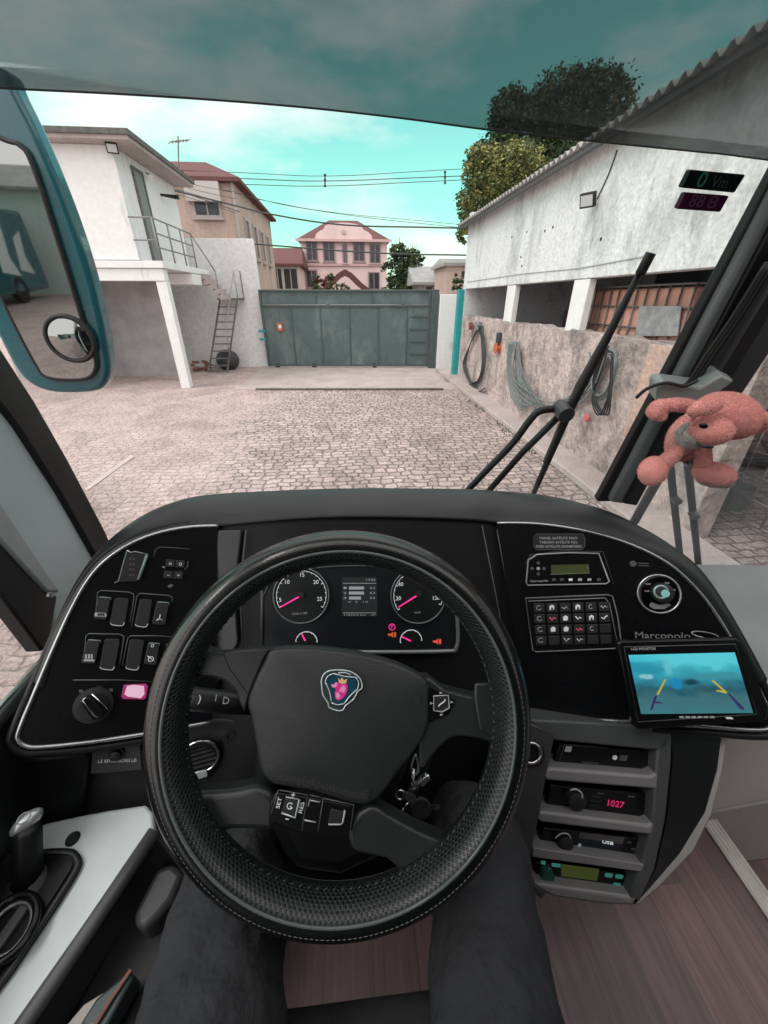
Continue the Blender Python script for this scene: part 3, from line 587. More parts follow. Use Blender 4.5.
# ---- pink house
py_ = 34.0
PL_, PR_ = PY((300, 238), py_), PY((387, 243), py_); zt = PL_.z-.1
pk = thing('pink_house', 'pink two storey house with red roof and curved gable beyond the gate', 'house', (0, py_, 0))
MB().bx(PL_.x, PR_.x, py_, py_+9, 0, zt).build('wall', pinkw, pk)
xm = (PL_.x+PR_.x)/2; zr = PY((344, 225), py_+3).z
a, b, c, d = PL_.x-.25, PR_.x+.25, py_-.3, py_+9.3
MB().add([(a, c, zt), (b, c, zt), (b, d, zt), (a, d, zt), (xm-1.1, py_+3.5, zr+.35), (xm+1.1, py_+3.5, zr+.35)], [(0, 1, 5, 4), (1, 2, 5), (2, 3, 4, 5), (3, 0, 4), (3, 2, 1, 0)]).build('roof', roofred, pk)
MB().bx(a-.05, b+.05, py_-.38, py_-.3, zt-.12, zt+.04).build('eave', mat('pink_trim', (.62, .42, .41), .7, noise=.2), pk)
hw = PY((372, 232), py_).x-xm
arch = [V((xm+hw*math.cos(t), py_-.32, zt+.03+(.95 if abs(math.cos(t)) < .62 else .72)*math.sin(t)**.8)) for t in [math.pi*i/24 for i in range(25)]]
MB().prism(arch, (0, .3, 0)).build('gable', pinkw, pk)
MB().lathe((xm, py_-.33, zt+.45), (0, -1, 0), [(0, 0), (.16, 0), (.16, .04), (0, .05)], 12).build('medallion', mat('pink_trim', (.6, .4, .4)), pk)
for q, w_ in (((312, 251), .75), ((329, 252), .8), ((345, 254), .28), ((359, 252), .8), ((375, 254), .75)):
    c = PY(q, py_-.01); win(pk, c, w_, 1.15, (0, -1, 0), mat('pw_frame', (.30, .22, .22), .5), 1)
for q in ((312, 279), (374, 281)):
    c = PY(q, py_-.01); win(pk, c, .8, 1.1, (0, -1, 0), mat('pw_frame', (.3, .2, .2)), 1)
zb = PY((344, 266), py_).z; MB().bx(PL_.x-.05, PR_.x+.05, py_-.12, py_, zb, zb+.16).build('string_course', mat('pink_trim', (.6, .4, .4)), pk)
# porch gable with red tiles in front
ag = thing('arched_porch', 'small red tiled gable porch in front of the pink house', 'porch', (0, 29, 0))
pg = [PY(q, 29) for q in ((318, 292), (330, 281), (338, 273), (345, 269), (352, 273), (362, 283), (375, 293))]
pi_ = [PY(q, 29) for q in ((366, 293), (356, 285), (349, 278), (345, 276), (341, 278), (334, 285), (327, 292))]
MB().prism(pg+pi_, (0, 3, 0)).build('roof', roofred, ag)
MB().prism(pi_, (0, .25, 0)).build('gable', pinkw, ag)
MB().bx(pi_[-1].x, pi_[0].x, 29.02, 31.8, 0, pi_[0].z).build('wall', pinkw, ag)
lo = house_block('low_house', 'low pale pink house with red roof left of the pink house', PY((252, 270), 30).x, PY((299, 270), 30).x, 30, 37, PY((285, 266), 30).z, pinkw, roofred, 1.3, .3, .3)
win(lo, PY((291, 279), 29.99), .9, 1.2, (0, -1, 0), wfr, 1); win(lo, PY((278, 279), 29.99), .6, 1.2, (0, -1, 0), wfr, 1)
sh = house_block('grey_shed', 'grey brown shed roof beyond the gate by the big tree', PY((418, 275), 24).x, PY((470, 275), 24).x, 24, 29, PY((430, 285), 24).z, mat('shedw', (.40, .36, .34), .8, noise=.4, nscale=2), asb, 1.0, .3, .1)
s2 = house_block('brick_shed', 'small pink walled shed with grey roof close to the workshop corner', PY((447, 265), 21).x, PY((480, 265), 21).x, 21, 24, PY((455, 266), 21).z, peach, asb, .4, .15, .1)
win(sh, PY((432, 291), 23.99), .8, .5, (0, -1, 0), wfr, 1, False)
# street wall behind
tag(MB().bx(-14, 14, 27, 27.3, 0, 2.2).build('street_wall', wwall), 'plain low wall across the street behind the gate', 'wall')

# ---- trees
def leafmat(name, c, tr=.3):
    m = mat(name, c, .6, spec=.3); b = m.node_tree.nodes['Principled BSDF']; n, l = m.node_tree.nodes, m.node_tree.links
    oi = n.new('ShaderNodeNewGeometry'); rnd = oi.outputs['Random Per Island']
    hs = n.new('ShaderNodeHueSaturation'); hs.inputs['Color'].default_value = (*c, 1)
    mr = n.new('ShaderNodeMapRange'); mr.inputs[3].default_value = .5; mr.inputs[4].default_value = 1.6; l.new(rnd, mr.inputs[0]); l.new(mr.outputs[0], hs.inputs['Value'])
    m2 = n.new('ShaderNodeMapRange'); m2.inputs[3].default_value = .46; m2.inputs[4].default_value = .54; l.new(rnd, m2.inputs[0]); l.new(m2.outputs[0], hs.inputs['Hue'])
    l.new(hs.outputs[0], b.inputs['Base Color']); return m
bark = mat('bark', (.10, .08, .065), .9, noise=.4, nscale=6)
def tree(name, label, base, lobes, nleaf, ls, mats, limbs, r0=.3, cat='tree'):
    t = thing(name, label, cat, base); base = V(base)
    tr = MB(); ctr = sum((V(l[0]) for l in lobes), V())/len(lobes)
    fork = base.lerp(ctr, .5)
    tr.tube(smooth_pts([base, base.lerp(fork, .5)+V((.15, .1, 0)), fork], 5, False), [r0*(1-.035*i) for i in range(11)], 10)
    for l in lobes[:limbs]:
        c = V(l[0]); mid = fork.lerp(c, .5)+V((random.uniform(-.2, .2), 0, .2))
        tr.tube(smooth_pts([fork, mid, c, c+(c-fork)*.25], 4, False), [r0*.55*(1-.065*i) for i in range(13)], 7)
    tr.build('trunk', bark, t, smooth='all')
    per = [MB() for _ in mats]
    tot = sum(l[1]**2 for l in lobes)
    for c, r, *sq in lobes:
        c = V(c); ncl = max(6, int(nleaf*r*r/tot/26))
        for _ in range(ncl):
            d = V((random.gauss(0, 1), random.gauss(0, 1), random.gauss(0, 1))).normalized(); rr = r*random.uniform(.5, .98)
            cc = c+V((d.x*rr, d.y*rr, d.z*rr*.8)); cs = random.uniform(.35, 1)*r*.22
            mi = random.choices(range(len(mats)), [.75 if d.z > -.2 else .4]+[.6/(len(mats)-1) if len(mats) > 1 else 0]*(len(mats)-1))[0]
            for k in range(26):
                p = V((random.gauss(0, 1), random.gauss(0, 1), random.gauss(0, 1))).normalized()*cs*1.7*random.random()**.45; p = cc+V((p.x, p.y, p.z*.75))
                a = V((random.gauss(0, 1), random.gauss(0, 1), random.gauss(0, .5))).normalized(); bb = a.cross(V((random.gauss(0, 1), random.gauss(0, 1), random.gauss(0, 1)))).normalized()
                s = ls*random.uniform(.5, 1.2)
                per[mi].add([p-a*s, p+bb*s*.45, p+a*s, p-bb*s*.45], [(0, 1, 2, 3)])
    for i, q in enumerate(per):
        if q.v: q.build('crown', mats[i], t, weld=False, recalc=False)
    return t
lg, ld_, ly = leafmat('leaf_green', (.085, .115, .045)), leafmat('leaf_dark', (.036, .060, .03)), leafmat('leaf_yellow', (.22, .22, .07))
TY = 21.0
def lob(px, y, r): return (PY(px, y), r)
tree('big_tree', 'big dense dark green tree rising behind the workshop roof', (8.0, TY, 0),
     [lob((520, 130), TY, 1.4), lob((560, 112), TY, 1.5), lob((598, 108), TY+.5, 1.4), lob((500, 165), TY-.5, 1.3), lob((545, 165), TY, 1.5), lob((480, 200), TY-.5, .95), lob((600, 140), TY, 1.3), lob((475, 225), TY, .7), lob((520, 200), TY, 1.2), lob((510, 108), TY, .8), lob((585, 92), TY, .9)],
     52000, .095, [ld_, lg], 6, .4)
tree('yellowish_tree', 'yellow green tree in front of the big dark tree at the workshop corner', (6.3, 18.5, 0),
     [lob((490, 175), 18.5, 1.0), lob((520, 165), 18.5, .9), lob((475, 205), 18.5, .7), lob((505, 195), 18.5, .9), lob((478, 160), 18.5, .6), lob((468, 235), 18.5, .45)], 16000, .07, [ly, lg], 4, .18)
tree('thin_tree', 'thin half bare green tree beside the pink house', (PY((402, 280), 27).x, 27, 0),
     [lob((400, 268), 27, 1.0), lob((408, 283), 27, 1.1), lob((398, 285), 27, .9), lob((412, 262), 27, .8), lob((400, 252), 27, .7), lob((418, 278), 27, .8)], 6000, .12, [lg, ld_], 5, .12)
br_ = MB()
for i in range(26):
    p = PY((404+random.uniform(-6, 8), 275), 27); q = PY((404+random.uniform(-13, 16), 238+random.uniform(0, 18)), 27); br_.tube([p, p.lerp(q, .6)+V((random.uniform(-.1, .1), 0, 0)), q], [.02, .014, .006], 5)
tag(br_.build('bare_branches', bark, smooth='all'), 'spray of leafless twigs above the thin green tree', 'branches')
tree('red_shrub', 'reddish leaved shrub rising behind the gate below the pink house', (PY((322, 286), 25).x, 25, 0), [lob((318, 285), 25, .5), lob((330, 282), 25, .5), lob((342, 288), 25, .4)], 1400, .09, [leafmat('leaf_red', (.13, .045, .045)), lg], 3, .07, 'shrub')
tree('small_shrub', 'small green shrub by the workshop corner beyond the gate wall', (PY((458, 286), 19).x, 19, 0), [lob((456, 284), 19, .35), lob((462, 276), 19, .3)], 500, .08, [lg, ld_], 2, .05, 'shrub')

# ---- overhead wires
wirem = mat('wire', (.05, .055, .06), .6)
def wire(label, pts, y, r=.014):
    P = [PY(q, y) for q in pts]; a, b = P[0], P[-1]
    P = [a+(a-P[1])*3]+P+[b+(b-P[-2])*3]
    return tag(MB().tube(smooth_pts(P, 5, False), r, 6).build('overhead_wire', wirem, smooth='all'), label, 'wire', 'overhead wires along the street')
wire('topmost faint wire above the street spacers', ((225, 172), (330, 176), (460, 169)), 20, .010)
wire('overhead wire through the upper ends of the spacers', ((225, 178), (325, 181), (460, 176)), 20, .014)
wire('overhead wire through the lower ends of the spacers', ((225, 184), (325, 186), (460, 180)), 20, .012)
wire('faint sagging wire crossing mid sky below the spacers', ((240, 196), (330, 212), (455, 224)), 21, .009)
wire('thick dark cable sagging above the pink house roof', ((225, 203), (270, 214), (345, 225), (455, 228)), 18.2, .026)
wire('thick dark cable passing across the pink house windows', ((268, 245), (330, 250), (400, 254), (458, 255)), 18.2, .026)
wire('thin wire just above the cable over the pink house roof', ((235, 193), (290, 206), (370, 218), (455, 227)), 19, .009)
for i, q in enumerate(((325, 180), (445, 177))):
    s_ = thing('wire_spacer', ['short vertical spacer on the overhead wires above the pink house', 'short vertical spacer on the overhead wires near the big tree'][i], 'spacer', PY(q, 20), 'wire spacers')
    MB().tube([PY((q[0], q[1]-6), 20), PY((q[0], q[1]+7), 20)], .03, 8).build('rod', wirem, s_)
    for d in (-5, 0, 6): MB().lathe(PY((q[0], q[1]+d), 20), (0, 0, 1), [(0, -.03), (.05, -.03), (.05, .03), (0, .03)], 10).build('clip', wirem, s_)
dw = MB().tube(smooth_pts([PY(q, 18.4) for q in ((172, 188), (205, 200), (240, 212))], 5, False), .012, 6); 
for i in range(4): dw.tube(smooth_pts([PY(q, 18.5) for q in ((172, 178+i*5), (200, 186+i*5), (236, 192+i*7))], 4, False), .008, 5)
tag(dw.build('house_wires', wirem, smooth='all'), 'bundle of thin wires strung across the peach house wall', 'wires')
# ---- behind the bus (seen in the mirror)
pb = thing('parked_bus', 'teal coach with white swoosh parked behind, seen in the mirror', 'bus', (-6.4, -9, 0)); PB0 = set(bpy.data.objects)
MB().bx(-7.8, -5.3, -15, -3.2, .35, 3.4).build('body', teal, pb, bevel=.15, seg=4)
sw = MB()
for k_, (x_, s_) in enumerate(((-12.9, .9), (-11.4, 1.1), (-9.6, 1.0), (-7.6, .8))):
    sw.prism([(-5.297, x_, 1.2), (-5.297, x_-.5*s_, 2.2*s_+.4), (-5.297, x_-1.3*s_, 2.6*s_+.3), (-5.297, x_-.9*s_, 1.7), (-5.297, x_-1.2*s_, 1.0)], (.012, 0, 0))
sw.build('swoosh', white, pb)
MB().bx(-7.6, -5.5, -3.19, -3.17, 1.5, 3.1).build('windscreen', winm, pb)
MB().prism([(-7.5, -3.17, .9), (-6.4, -3.17, 1.35), (-5.6, -3.17, 1.1), (-6.2, -3.17, .7)], (0, .01, 0)).build('swoosh', white, pb)
for x in (-5.45, -7.5):
    for y in (-5.2, -12.3): MB().lathe((x, y, .5), (1, 0, 0), [(0, -.12), (.5, -.12), (.5, .16), (.3, .16), (.28, .1), (0, .1)], 24).build('wheel', rubber, pb, smooth=True)
pb.location = (-12.2, -17, 0)
hs_ = house_block('rear_shed', 'white shed at the back of the yard, seen in the mirror', -16, 6, -30, -24, 4.2, wwall, asb, 1.2, .4, .5)
MB().bx(-9, -5, -24.0, -23.95, 0, 3.4).build('door', winm, hs_)

# ================================================================== THE BUS WE SIT IN
FZ = 1.05
def ws(x, z): return .87-.283*(z-1.83)-.055*((x-.65)/1.25)**2
bus = thing('bus', 'the teal coach whose cab surrounds the steering wheel, with raked split windscreen', 'bus', (.65, -2, 0))
MB().bx(-.62, .93, -2.6, .95, FZ-.06, FZ).build('floor', wood_floor(), bus)
MB().bx(.935, 1.88, -2.6, .80, .66, .72).build('step_floor', wood_floor(), bus)
MB().bx(.922, .934, -2.6, .74, .72, FZ-.004).build('step_riser', greyd, bus)
st = MB(); st.bx(.905, .948, -2.6, .452, FZ+.001, FZ+.008)
for i in range(4): st.tube([(.911+i*.0105, -2.6, FZ+.008), (.911+i*.0105, .452, FZ+.008)], .0032, 6)
st.build('step_edge', mat('alu', (.85, .80, .77), .3, metal=.0, noise=.2, nscale=30), bus, smooth='all')
MB().bx(-.66, 1.96, -2.6, -.22, 2.86, 2.92).build('roof', mat('roof_lining', (.5, .5, .5), .9), bus)  # cut short; the invented gap ahead of it lets sky light in
MB().bx(-.66, 1.96, .42, .72, 2.86, 2.92).build('roof', mat('roof_lining', (.5, .5, .5)), bus)  # front strip added to keep the sun off the blind film
MB().bx(-.66, -.62, -9, .56, .4, 1.62).build('side_panel', teal, bus, bevel=.01)
MB().bx(-.66, -.62, -9, -2.6, 1.72, 3.1).build('side_panel', teal, bus)
MB().bx(-.655, -.63, -9, -2.7, 1.9, 2.8).build('side_window', winm, bus)
MB().bx(-.615, -.585, -2.6, .62, FZ, 1.70).build('door_lining', black, bus, bevel=.01)
MB().bx(1.90, 1.94, -2.6, -.4, .4, 1.7).build('side_panel', trimg, bus)
MB().bx(-.62, 1.9, -1.70, -1.66, FZ, 2.86).build('added_partition', mat('added_partition_grey', (.05, .052, .055), .8), bus)  # unseen dark wall added so the dash reflects no bright rear opening
MB().bx(1.86, 1.90, -.4, .74, .72, .95).build('door_panel', trimg, bus, bevel=.01)
MB().bx(-.66, -.62, -2.6, .70, 2.5, 2.93).build('sun_block_header', trimg, bus)  # unseen panel added to block sun from the corner of the blind
# windscreen
for x0, x1 in ((-.575, .655), (.665, 1.87)):
    rows = []
    for i in range(9):
        z = 1.52+(2.84-1.52)*i/8; rows.append([V((x0+(x1-x0)*j/12, ws(x0+(x1-x0)*j/12, z), z)) for j in range(13)])
    o = MB().grid(rows).build('windscreen', glass, bus, smooth='all')
# centre divider
DP = (V((.62, ws(.62, 2.0)-.03, 2.0)), V((0, -1, -.283)).normalized())
def wpl(d): return (V((.6, ws(.6, 1.83)-d, 1.83)), V((0, -1, -.283)).normalized())
pan('windscreen_divider', ((597, 502), (836, 60), (848, 60), (611, 502)), wpl(.040), -.02, rubber, bus, bevel=.004)
pan('windscreen_divider', ((610, 503), (847, 60), (876, 60), (637, 506)), wpl(.057), -.035, mat('divider_grey', (.16, .18, .19), .45, noise=.2, nscale=6, bump=.2, bscale=500), bus, bevel=.008)
pan('divider_shade', ((624, 504), (862, 60), (876, 60), (637, 506)), wpl(.066), -.012, black, bus, bevel=.003)
# guide rail of the door side blind with its end bracket
rlp = (V((.66, .72, 2.14)), V((-.25, -1, -.28)).normalized())
rail = pan('blind_rail', ((690, 348), (768, 262), (768, 410), (722, 394)), rlp, .03, greyd, bus, bevel=.008) if False else None
br0 = [PY(q, .73) for q in ((688, 392), (800, 208))]
ex = (br0[1]-br0[0]).normalized()
rail = pan('blind_rail', ((716, 374), (790, 252), (832, 262), (754, 378), (742, 396), (712, 397)), rlp, -.035, greyd, bus, lift=.035, bevel=.006)
pan('slot', ((720, 374), (792, 256), (801, 261), (733, 375)), rlp, .001, dark, rail, lift=.035)
pan('bracket', ((657, 387), (664, 383), (700, 388), (722, 375), (735, 381), (707, 402), (698, 406), (656, 403)), rlp, -.045, mat('bracket_grey', (.26, .29, .285), .4, noise=.15), rail, lift=.060, bevel=.004)
for d_ in (0, 4, 8): line('cable', ((686-d_, 391), (698-d_, 380), (714-d_, 355), (740-d_, 318), (775-d_, 262)), rlp, .0032, rubber, rail, lift=.03+.003*d_, sm=4)
line('cable', ((636, 398), (645, 390), (656, 385), (668, 383), (684, 386), (698, 380)), rlp, .003, rubber, rail, lift=.064, sm=5)
# left pillar, side window
pillx = -.585
pts = [PX(q, pillx) for q in ((0, 403), (18, 425), (60, 493), (93, 552), (112, 590), (84, 640), (52, 640), (47, 590), (0, 516), (-120, 400), (-120, 250))]
MB().prism(pts, (-.03, 0, 0)).build('pillar_trim', trimg, bus, bevel=.012, seg=3)
pts = [PX(q, pillx+.012) for q in ((0, 500), (50, 575), (62, 592), (47, 592), (0, 540), (-60, 470), (-60, 430))]
MB().prism(pts, (-.016, 0, 0)).build('pillar_moulding', mat('trim_grey_dark', (.34, .375, .385), .5, noise=.15), bus, bevel=.005)
scr = PX((49, 595), pillx+.02); MB().lathe(scr, (1, 0, 0), [(0, 0), (.006, 0), (.005, .004), (0, .005)], 12).build('screw', satin, bus)
for q0, q1, q2, q3, d in (((-40, 288), (30, 394), (106, 533), (92, 553), .0), ):
    pts = [PX(q, -.575) for q in ((-60, 250), (0, 346), (36, 402), (70, 462), (107, 533), (122, 570), (108, 580), (94, 553), (60, 493), (18, 427), (0, 404), (-60, 330))]
    MB().prism(pts, (-.035, 0, 0)).build('windscreen_seal', rubber, bus, bevel=.006)
pts = [PX(q, -.578) for q in ((-60, 470), (0, 540), (47, 593), (58, 596), (50, 640), (43, 652), (0, 594), (-60, 520))]
MB().prism(pts, (-.03, 0, 0)).build('window_seal', rubber, bus, bevel=.004)
MB().prism([PX(q, -.60) for q in ((-60, 500), (46, 594), (50, 660), (-60, 760))], (-.004, 0, 0)).build('side_glass', glass, bus)
line('sill_strip', ((40, 663), (0, 706), (-30, 738)), (V((-.58, 0, 0)), V((1, 0, 0))), .004, satin, bus)
# sun blind at the top of the windscreen
vis = thing('sun_blind', 'smoky translucent sun blind pulled down across the top of the windscreen', 'sun blind', (.2, .68, 2.7))
vr = []
vp = [(-130, 79), (0, 88), (100, 93), (200, 99), (300, 107), (400, 118), (490, 130), (600, 142), (700, 152), (768, 160), (1100, 205)]
low = [PY(q, ws(.65, 2.53)-.06) for q in vp]
low = smooth_pts(low, 4, False)
vr = [[p+V((0, -.283*h, h)) for p in low] for h in (0, .08, .16, .24, .32)]
MB().grid(vr).build('film', film, vis, smooth='all', solid=.0015)
MB().tube([p+V((0, .0, .0)) for p in low], .0009, 6).build('hem', rubber, vis, smooth='all')
hi = [p+V((0, -.283*.33, .335)) for p in low]; MB().tube(hi, .02, 10).build('roller', greyd, vis, smooth='all')

# small clock displays on the windscreen
dpl = wpl(.02)
c1 = thing('display_unit', 'black display with green digits on the windscreen, upper of the two', 'display', at((707, 180), dpl))
pan('case', ((686, 169), (740, 174), (729, 192), (677, 187)), dpl, .012, mat('smoked', (.004, .006, .007), .3, spec=.15), c1, bevel=.002)
ptext('0', 'digit', dpl, (698, 180.2), (706, 181), .024, emis('lit_green', (.02, .32, .22), .05), c1, .0125)
ptext('Vm', 'digit', dpl, (712, 181.8), (728, 183.5), .018, mat('dull_digit', (.03, .06, .065), .5), c1, .0125)
c2 = thing('display_unit', 'dark magenta display on the windscreen, lower of the two', 'display', at((698, 201), dpl))
pan('case', ((681, 191.5), (724, 195), (715, 211), (673, 208)), dpl, .012, mat('smoked_magenta', (.05, .003, .028), .3, spec=.15), c2, bevel=.002)
for i, (a_, b_) in enumerate((((690, 201), (704, 202.3)), ((708, 202.5), (717, 203.3)))):
    ptext(('88', '8')[i], 'digit', dpl, a_, b_, .02, mat('dull_magenta', (.10, .03, .08), .5), c2, .0125)

# ---- left mirror, outside
MY = 1.25
mc = PY((60, 250), MY)
d0 = (PY((40, 250), MY)-EYE).normalized(); r0 = V((-.42, -1, -.02)).normalized(); mn = (r0-d0).normalized()
mpl = (mc, mn)
mir = thing('side_mirror', 'big teal wing mirror hanging outside the left of the windscreen', 'mirror', at((60, 250), mpl))
hp = [(-62, 60), (0, 66), (16, 92), (44, 150), (74, 225), (94, 290), (106, 345), (109, 372), (102, 388), (84, 393), (48, 392), (22, 378), (0, 342), (-40, 255), (-70, 150)]
pts = smooth_pts([at(q, off(mpl, -.005)) for q in hp], 4)
o = MB().prism(pts, mn*-.06).build('housing', teal, mir, bevel=.03, seg=5)
o.modifiers['bevel'].angle_limit = R(60)
gpx = [(-52, 120), (6, 141), (20, 146), (33, 166), (60, 248), (83, 322), (95, 356), (94, 372), (82, 379), (48, 377), (35, 362), (12, 318), (-10, 270), (-48, 170)]
pts = smooth_pts([at(q, off(mpl, .002)) for q in gpx], 4)
MB().tube(pts, .006, 8, True).build('gasket', rubber, mir, smooth='all')
MB().prism(pts, mn*.004).build('glass', mirrorm, mir)
o_, e_, f_, n_ = frame(off(mpl, .008), (70, 339))
rad = (at((94, 345), off(mpl, .008))-o_).length
cap = []
for i in range(9):
    a_ = i/8; cap.append((rad*a_, .016*(1-a_*a_)))
sp = MB().lathe(o_, mn, cap[::-1], 32).build('spot_mirror', mirrorm, mir, smooth='all')
MB().tube([o_+(e_*math.cos(t)+f_*math.sin(t))*rad for t in [2*math.pi*i/32 for i in range(32)]], .006, 8, True).build('rim', rubber, sp, smooth='all')
arm_a = at((-20, 75), off(mpl, -.05))
MB().tube(smooth_pts([arm_a, arm_a+V((.03, -.02, .22)), V((-.45, .98, 3.02)), V((-.4, .6, 3.05))], 5, False), .04, 10).build('arm', teal, mir, smooth='all')

# ---- wipers
def wpt(q, d=-.05): return at(q, wpl(d))
wi = thing('wiper', 'long black wiper with two parallel arms parked outside the driver windscreen', 'wiper', wpt((500, 486)))
MB().tube(smooth_pts([wpt(q) for q in ((466, 492), (486, 471), (512, 444), (530, 420), (540, 411), (556, 409), (566, 412))], 5, False), .0085, 8).build('arm', rubber, wi, smooth='all')
MB().tube([wpt(q) for q in ((486, 494), (522, 453), (563, 412))], .008, 8).build('arm', rubber, wi, smooth='all')
MB().tube([wpt(q, -.04) for q in ((528, 506), (536, 488), (572, 405), (606, 340), (640, 272))], [.006, .007, .0095, .008, .0055], 8).build('blade', rubber, wi, smooth='all')
MB().tube([wpt(q, -.035) for q in ((640, 274), (651, 253))], .0085, 8).build('end_cap', rubber, wi, smooth='all')
MB().tube([wpt(q, -.055) for q in ((545, 462), (578, 385), (628, 298))], .006, 6).build('spine', greyd, wi, smooth='all')
MB().lathe(wpt((563, 411), -.035), (0, -1, -.28), [(0, -.02), (.018, -.02), (.018, .02), (0, .02)], 14).build('pivot', greyd, wi)
w2 = thing('wiper', 'black wiper arms outside the door side windscreen behind the plush toy', 'wiper', wpt((690, 520)))
for a_, b_, r_ in (((664, 410), (682, 575), .010), ((684, 430), (700, 580), .010), ((680, 440), (634, 522), .012)):
    MB().tube([wpt(a_), wpt(b_)], r_, 8).build('arm', rubber, w2, smooth='all')
for q in ((694, 515), (648, 478), (676, 500)): MB().lathe(wpt(q, -.035), (0, -1, -.28), [(0, -.012), (.011, -.012), (.011, .012), (0, .012)], 10).build('bolt', greyd, w2)
MB().tube([wpt((690, 470)), wpt((735, 330)), wpt((800, 180))], .011, 8).build('blade', rubber, w2, smooth='all')

# ---- passenger side dash
pd = thing('passenger_dash', 'grey dash shelf in front of the door side windscreen', 'dash', (1.3, .8, 1.5))
MB().prism([V((.70, .50, 1.50)), V((1.86, .50, 1.44)), V((1.86, ws(1.86, 1.5)-.01, 1.52)), V((.70, ws(.7, 1.56)-.01, 1.58))], (0, 0, -.03)).build('top', mat('dash_grey', (.19, .205, .21), .5, noise=.15, nscale=8, bump=.3, bscale=700, bdist=.0006), pd, bevel=.008)
fg = mat('front_grey', (.55, .53, .52), .45, noise=.15, nscale=4)
MB().prism([V((.72, .50, 1.47)), V((1.86, .50, 1.41)), V((1.86, .475, 1.16)), V((1.3, .47, 1.12)), V((.72, .47, 1.02))], (0, .03, 0)).build('front', fg, pd, bevel=.012)
MB().prism([V((.72, .475, 1.01)), V((1.3, .475, 1.105)), V((1.86, .48, 1.15)), V((1.86, .46, .72)), V((.72, .455, .72))], (0, .03, 0)).build('lower_front', mat('front_grey_low', (.42, .41, .40), .45, noise=.15, nscale=4), pd, bevel=.012)
MB().tube(smooth_pts([V((.86, .50, 1.52)), V((1.1, .46, 1.49)), V((1.5, .44, 1.45)), V((1.86, .46, 1.42))], 4, False), .03, 10).build('edge_roll', mat('edge_dark', (.06, .065, .07), .4), pd, smooth='all')
MB().tube([V((.98, .462, 1.462)), V((1.86, .425, 1.39))], .014, 8).build('red_strip', mat('redwood', (.25, .08, .05), .4), pd, smooth='all')
fs = thing('door_step', 'pale metal folding step with a round pad in the door well', 'step', (1.3, .5, .72))
MB().prism([PZ(q, .80) for q in ((732, 830), (768, 822), (800, 822), (800, 850), (742, 846))], (0, 0, .02)).build('plate', mat('step_plate', (.38, .44, .43), .4, noise=.3), fs, bevel=.006)
MB().prism(rounded([PZ(q, .83) for q in ((728, 832), (742, 822), (752, 822), (746, 834), (733, 838))], .3), (0, 0, .02)).build('pad', mat('step_pad', (.5, .53, .53), .4), fs, bevel=.004)
MB().bx(1.2, 1.24, .5, .6, .72, .80).build('bracket', greyd, fs)

# ================================================================== DASHBOARD
T60 = R(60)
nc = V((0, -math.sin(T60), math.cos(T60)))
def rz(v, a): return Matrix.Rotation(R(a), 3, 'Z') @ v
CP = (V((0, .653, 1.82)), nc)
LP = (at((218, 526), CP), rz(nc, 25))
RP = (at((497, 523), CP), rz(nc, -20))
dash = thing('dashboard', 'black wraparound coach dashboard with bright trim lines and two angled side pods', 'dashboard', (0, .6, 1.6))
Lout = [(218, 526), (192, 527), (162, 532), (132, 543), (106, 560), (88, 580), (72, 608), (55, 645), (38, 685), (20, 728), (18, 739), (26, 746), (42, 747), (90, 742), (150, 733), (212, 722)]
Rout = [(497, 523), (540, 524), (590, 532), (632, 545), (666, 562), (690, 582), (712, 608), (735, 645), (757, 685), (771, 714), (772, 724), (760, 730), (700, 726), (640, 722), (580, 719), (527, 716)]
pan('side_pod', Lout, LP, -.05, gloss, dash)
pan('side_pod', Rout, RP, -.05, gloss, dash)
trimc = mat('trim_line', (.50, .53, .54), .25, metal=.9, noise=.15, nscale=30)
line('trim', Lout, LP, .0035, trimc, dash, lift=.001, closed=False, sm=4)
line('trim', Rout, RP, .0028, trimc, dash, lift=.001, closed=False, sm=4)
# second, outer black lip around the pods
def scaled(o, k, c): return [(c[0]+(x-c[0])*k, c[1]+(y-c[1])*k) for x, y in o]
line('lip', [(x-3, y-4) for x, y in Lout[1:9]]+[(34, 683), (14, 730), (12, 742), (24, 752), (44, 752), (92, 748), (152, 739)], LP, .007, black, dash, lift=-.01, sm=4)
line('lip', [(x+2, y-3) for x, y in Rout[1:5]]+[(x+5, y-2) for x, y in Rout[5:10]]+[(779, 726), (764, 736), (700, 732), (640, 728), (580, 725)], RP, .007, black, dash, lift=-.01, sm=4)
# centre face
pan('centre_face', ((216, 515), (499, 512), (499, 523), (512, 600), (524, 660), (530, 740), (530, 860), (500, 880), (300, 880), (215, 850), (200, 720), (208, 620)), CP, -.03, black, dash, lift=-.012)
pan('side_strip', ((220, 530), (243, 530), (236, 590), (240, 640), (200, 720), (206, 640)), CP, .012, greyd, dash, lift=-.01, bevel=.003)
line('groove', ((246, 530), (240, 590), (243, 650)), CP, .0016, greyp, dash, lift=.004)
line('groove', ((482, 525), (497, 600), (508, 660)), CP, .0012, dim_mark, dash, lift=-.0)
line('groove', ((497, 530), (510, 600), (521, 655)), CP, .0012, greyp, dash, lift=.002)
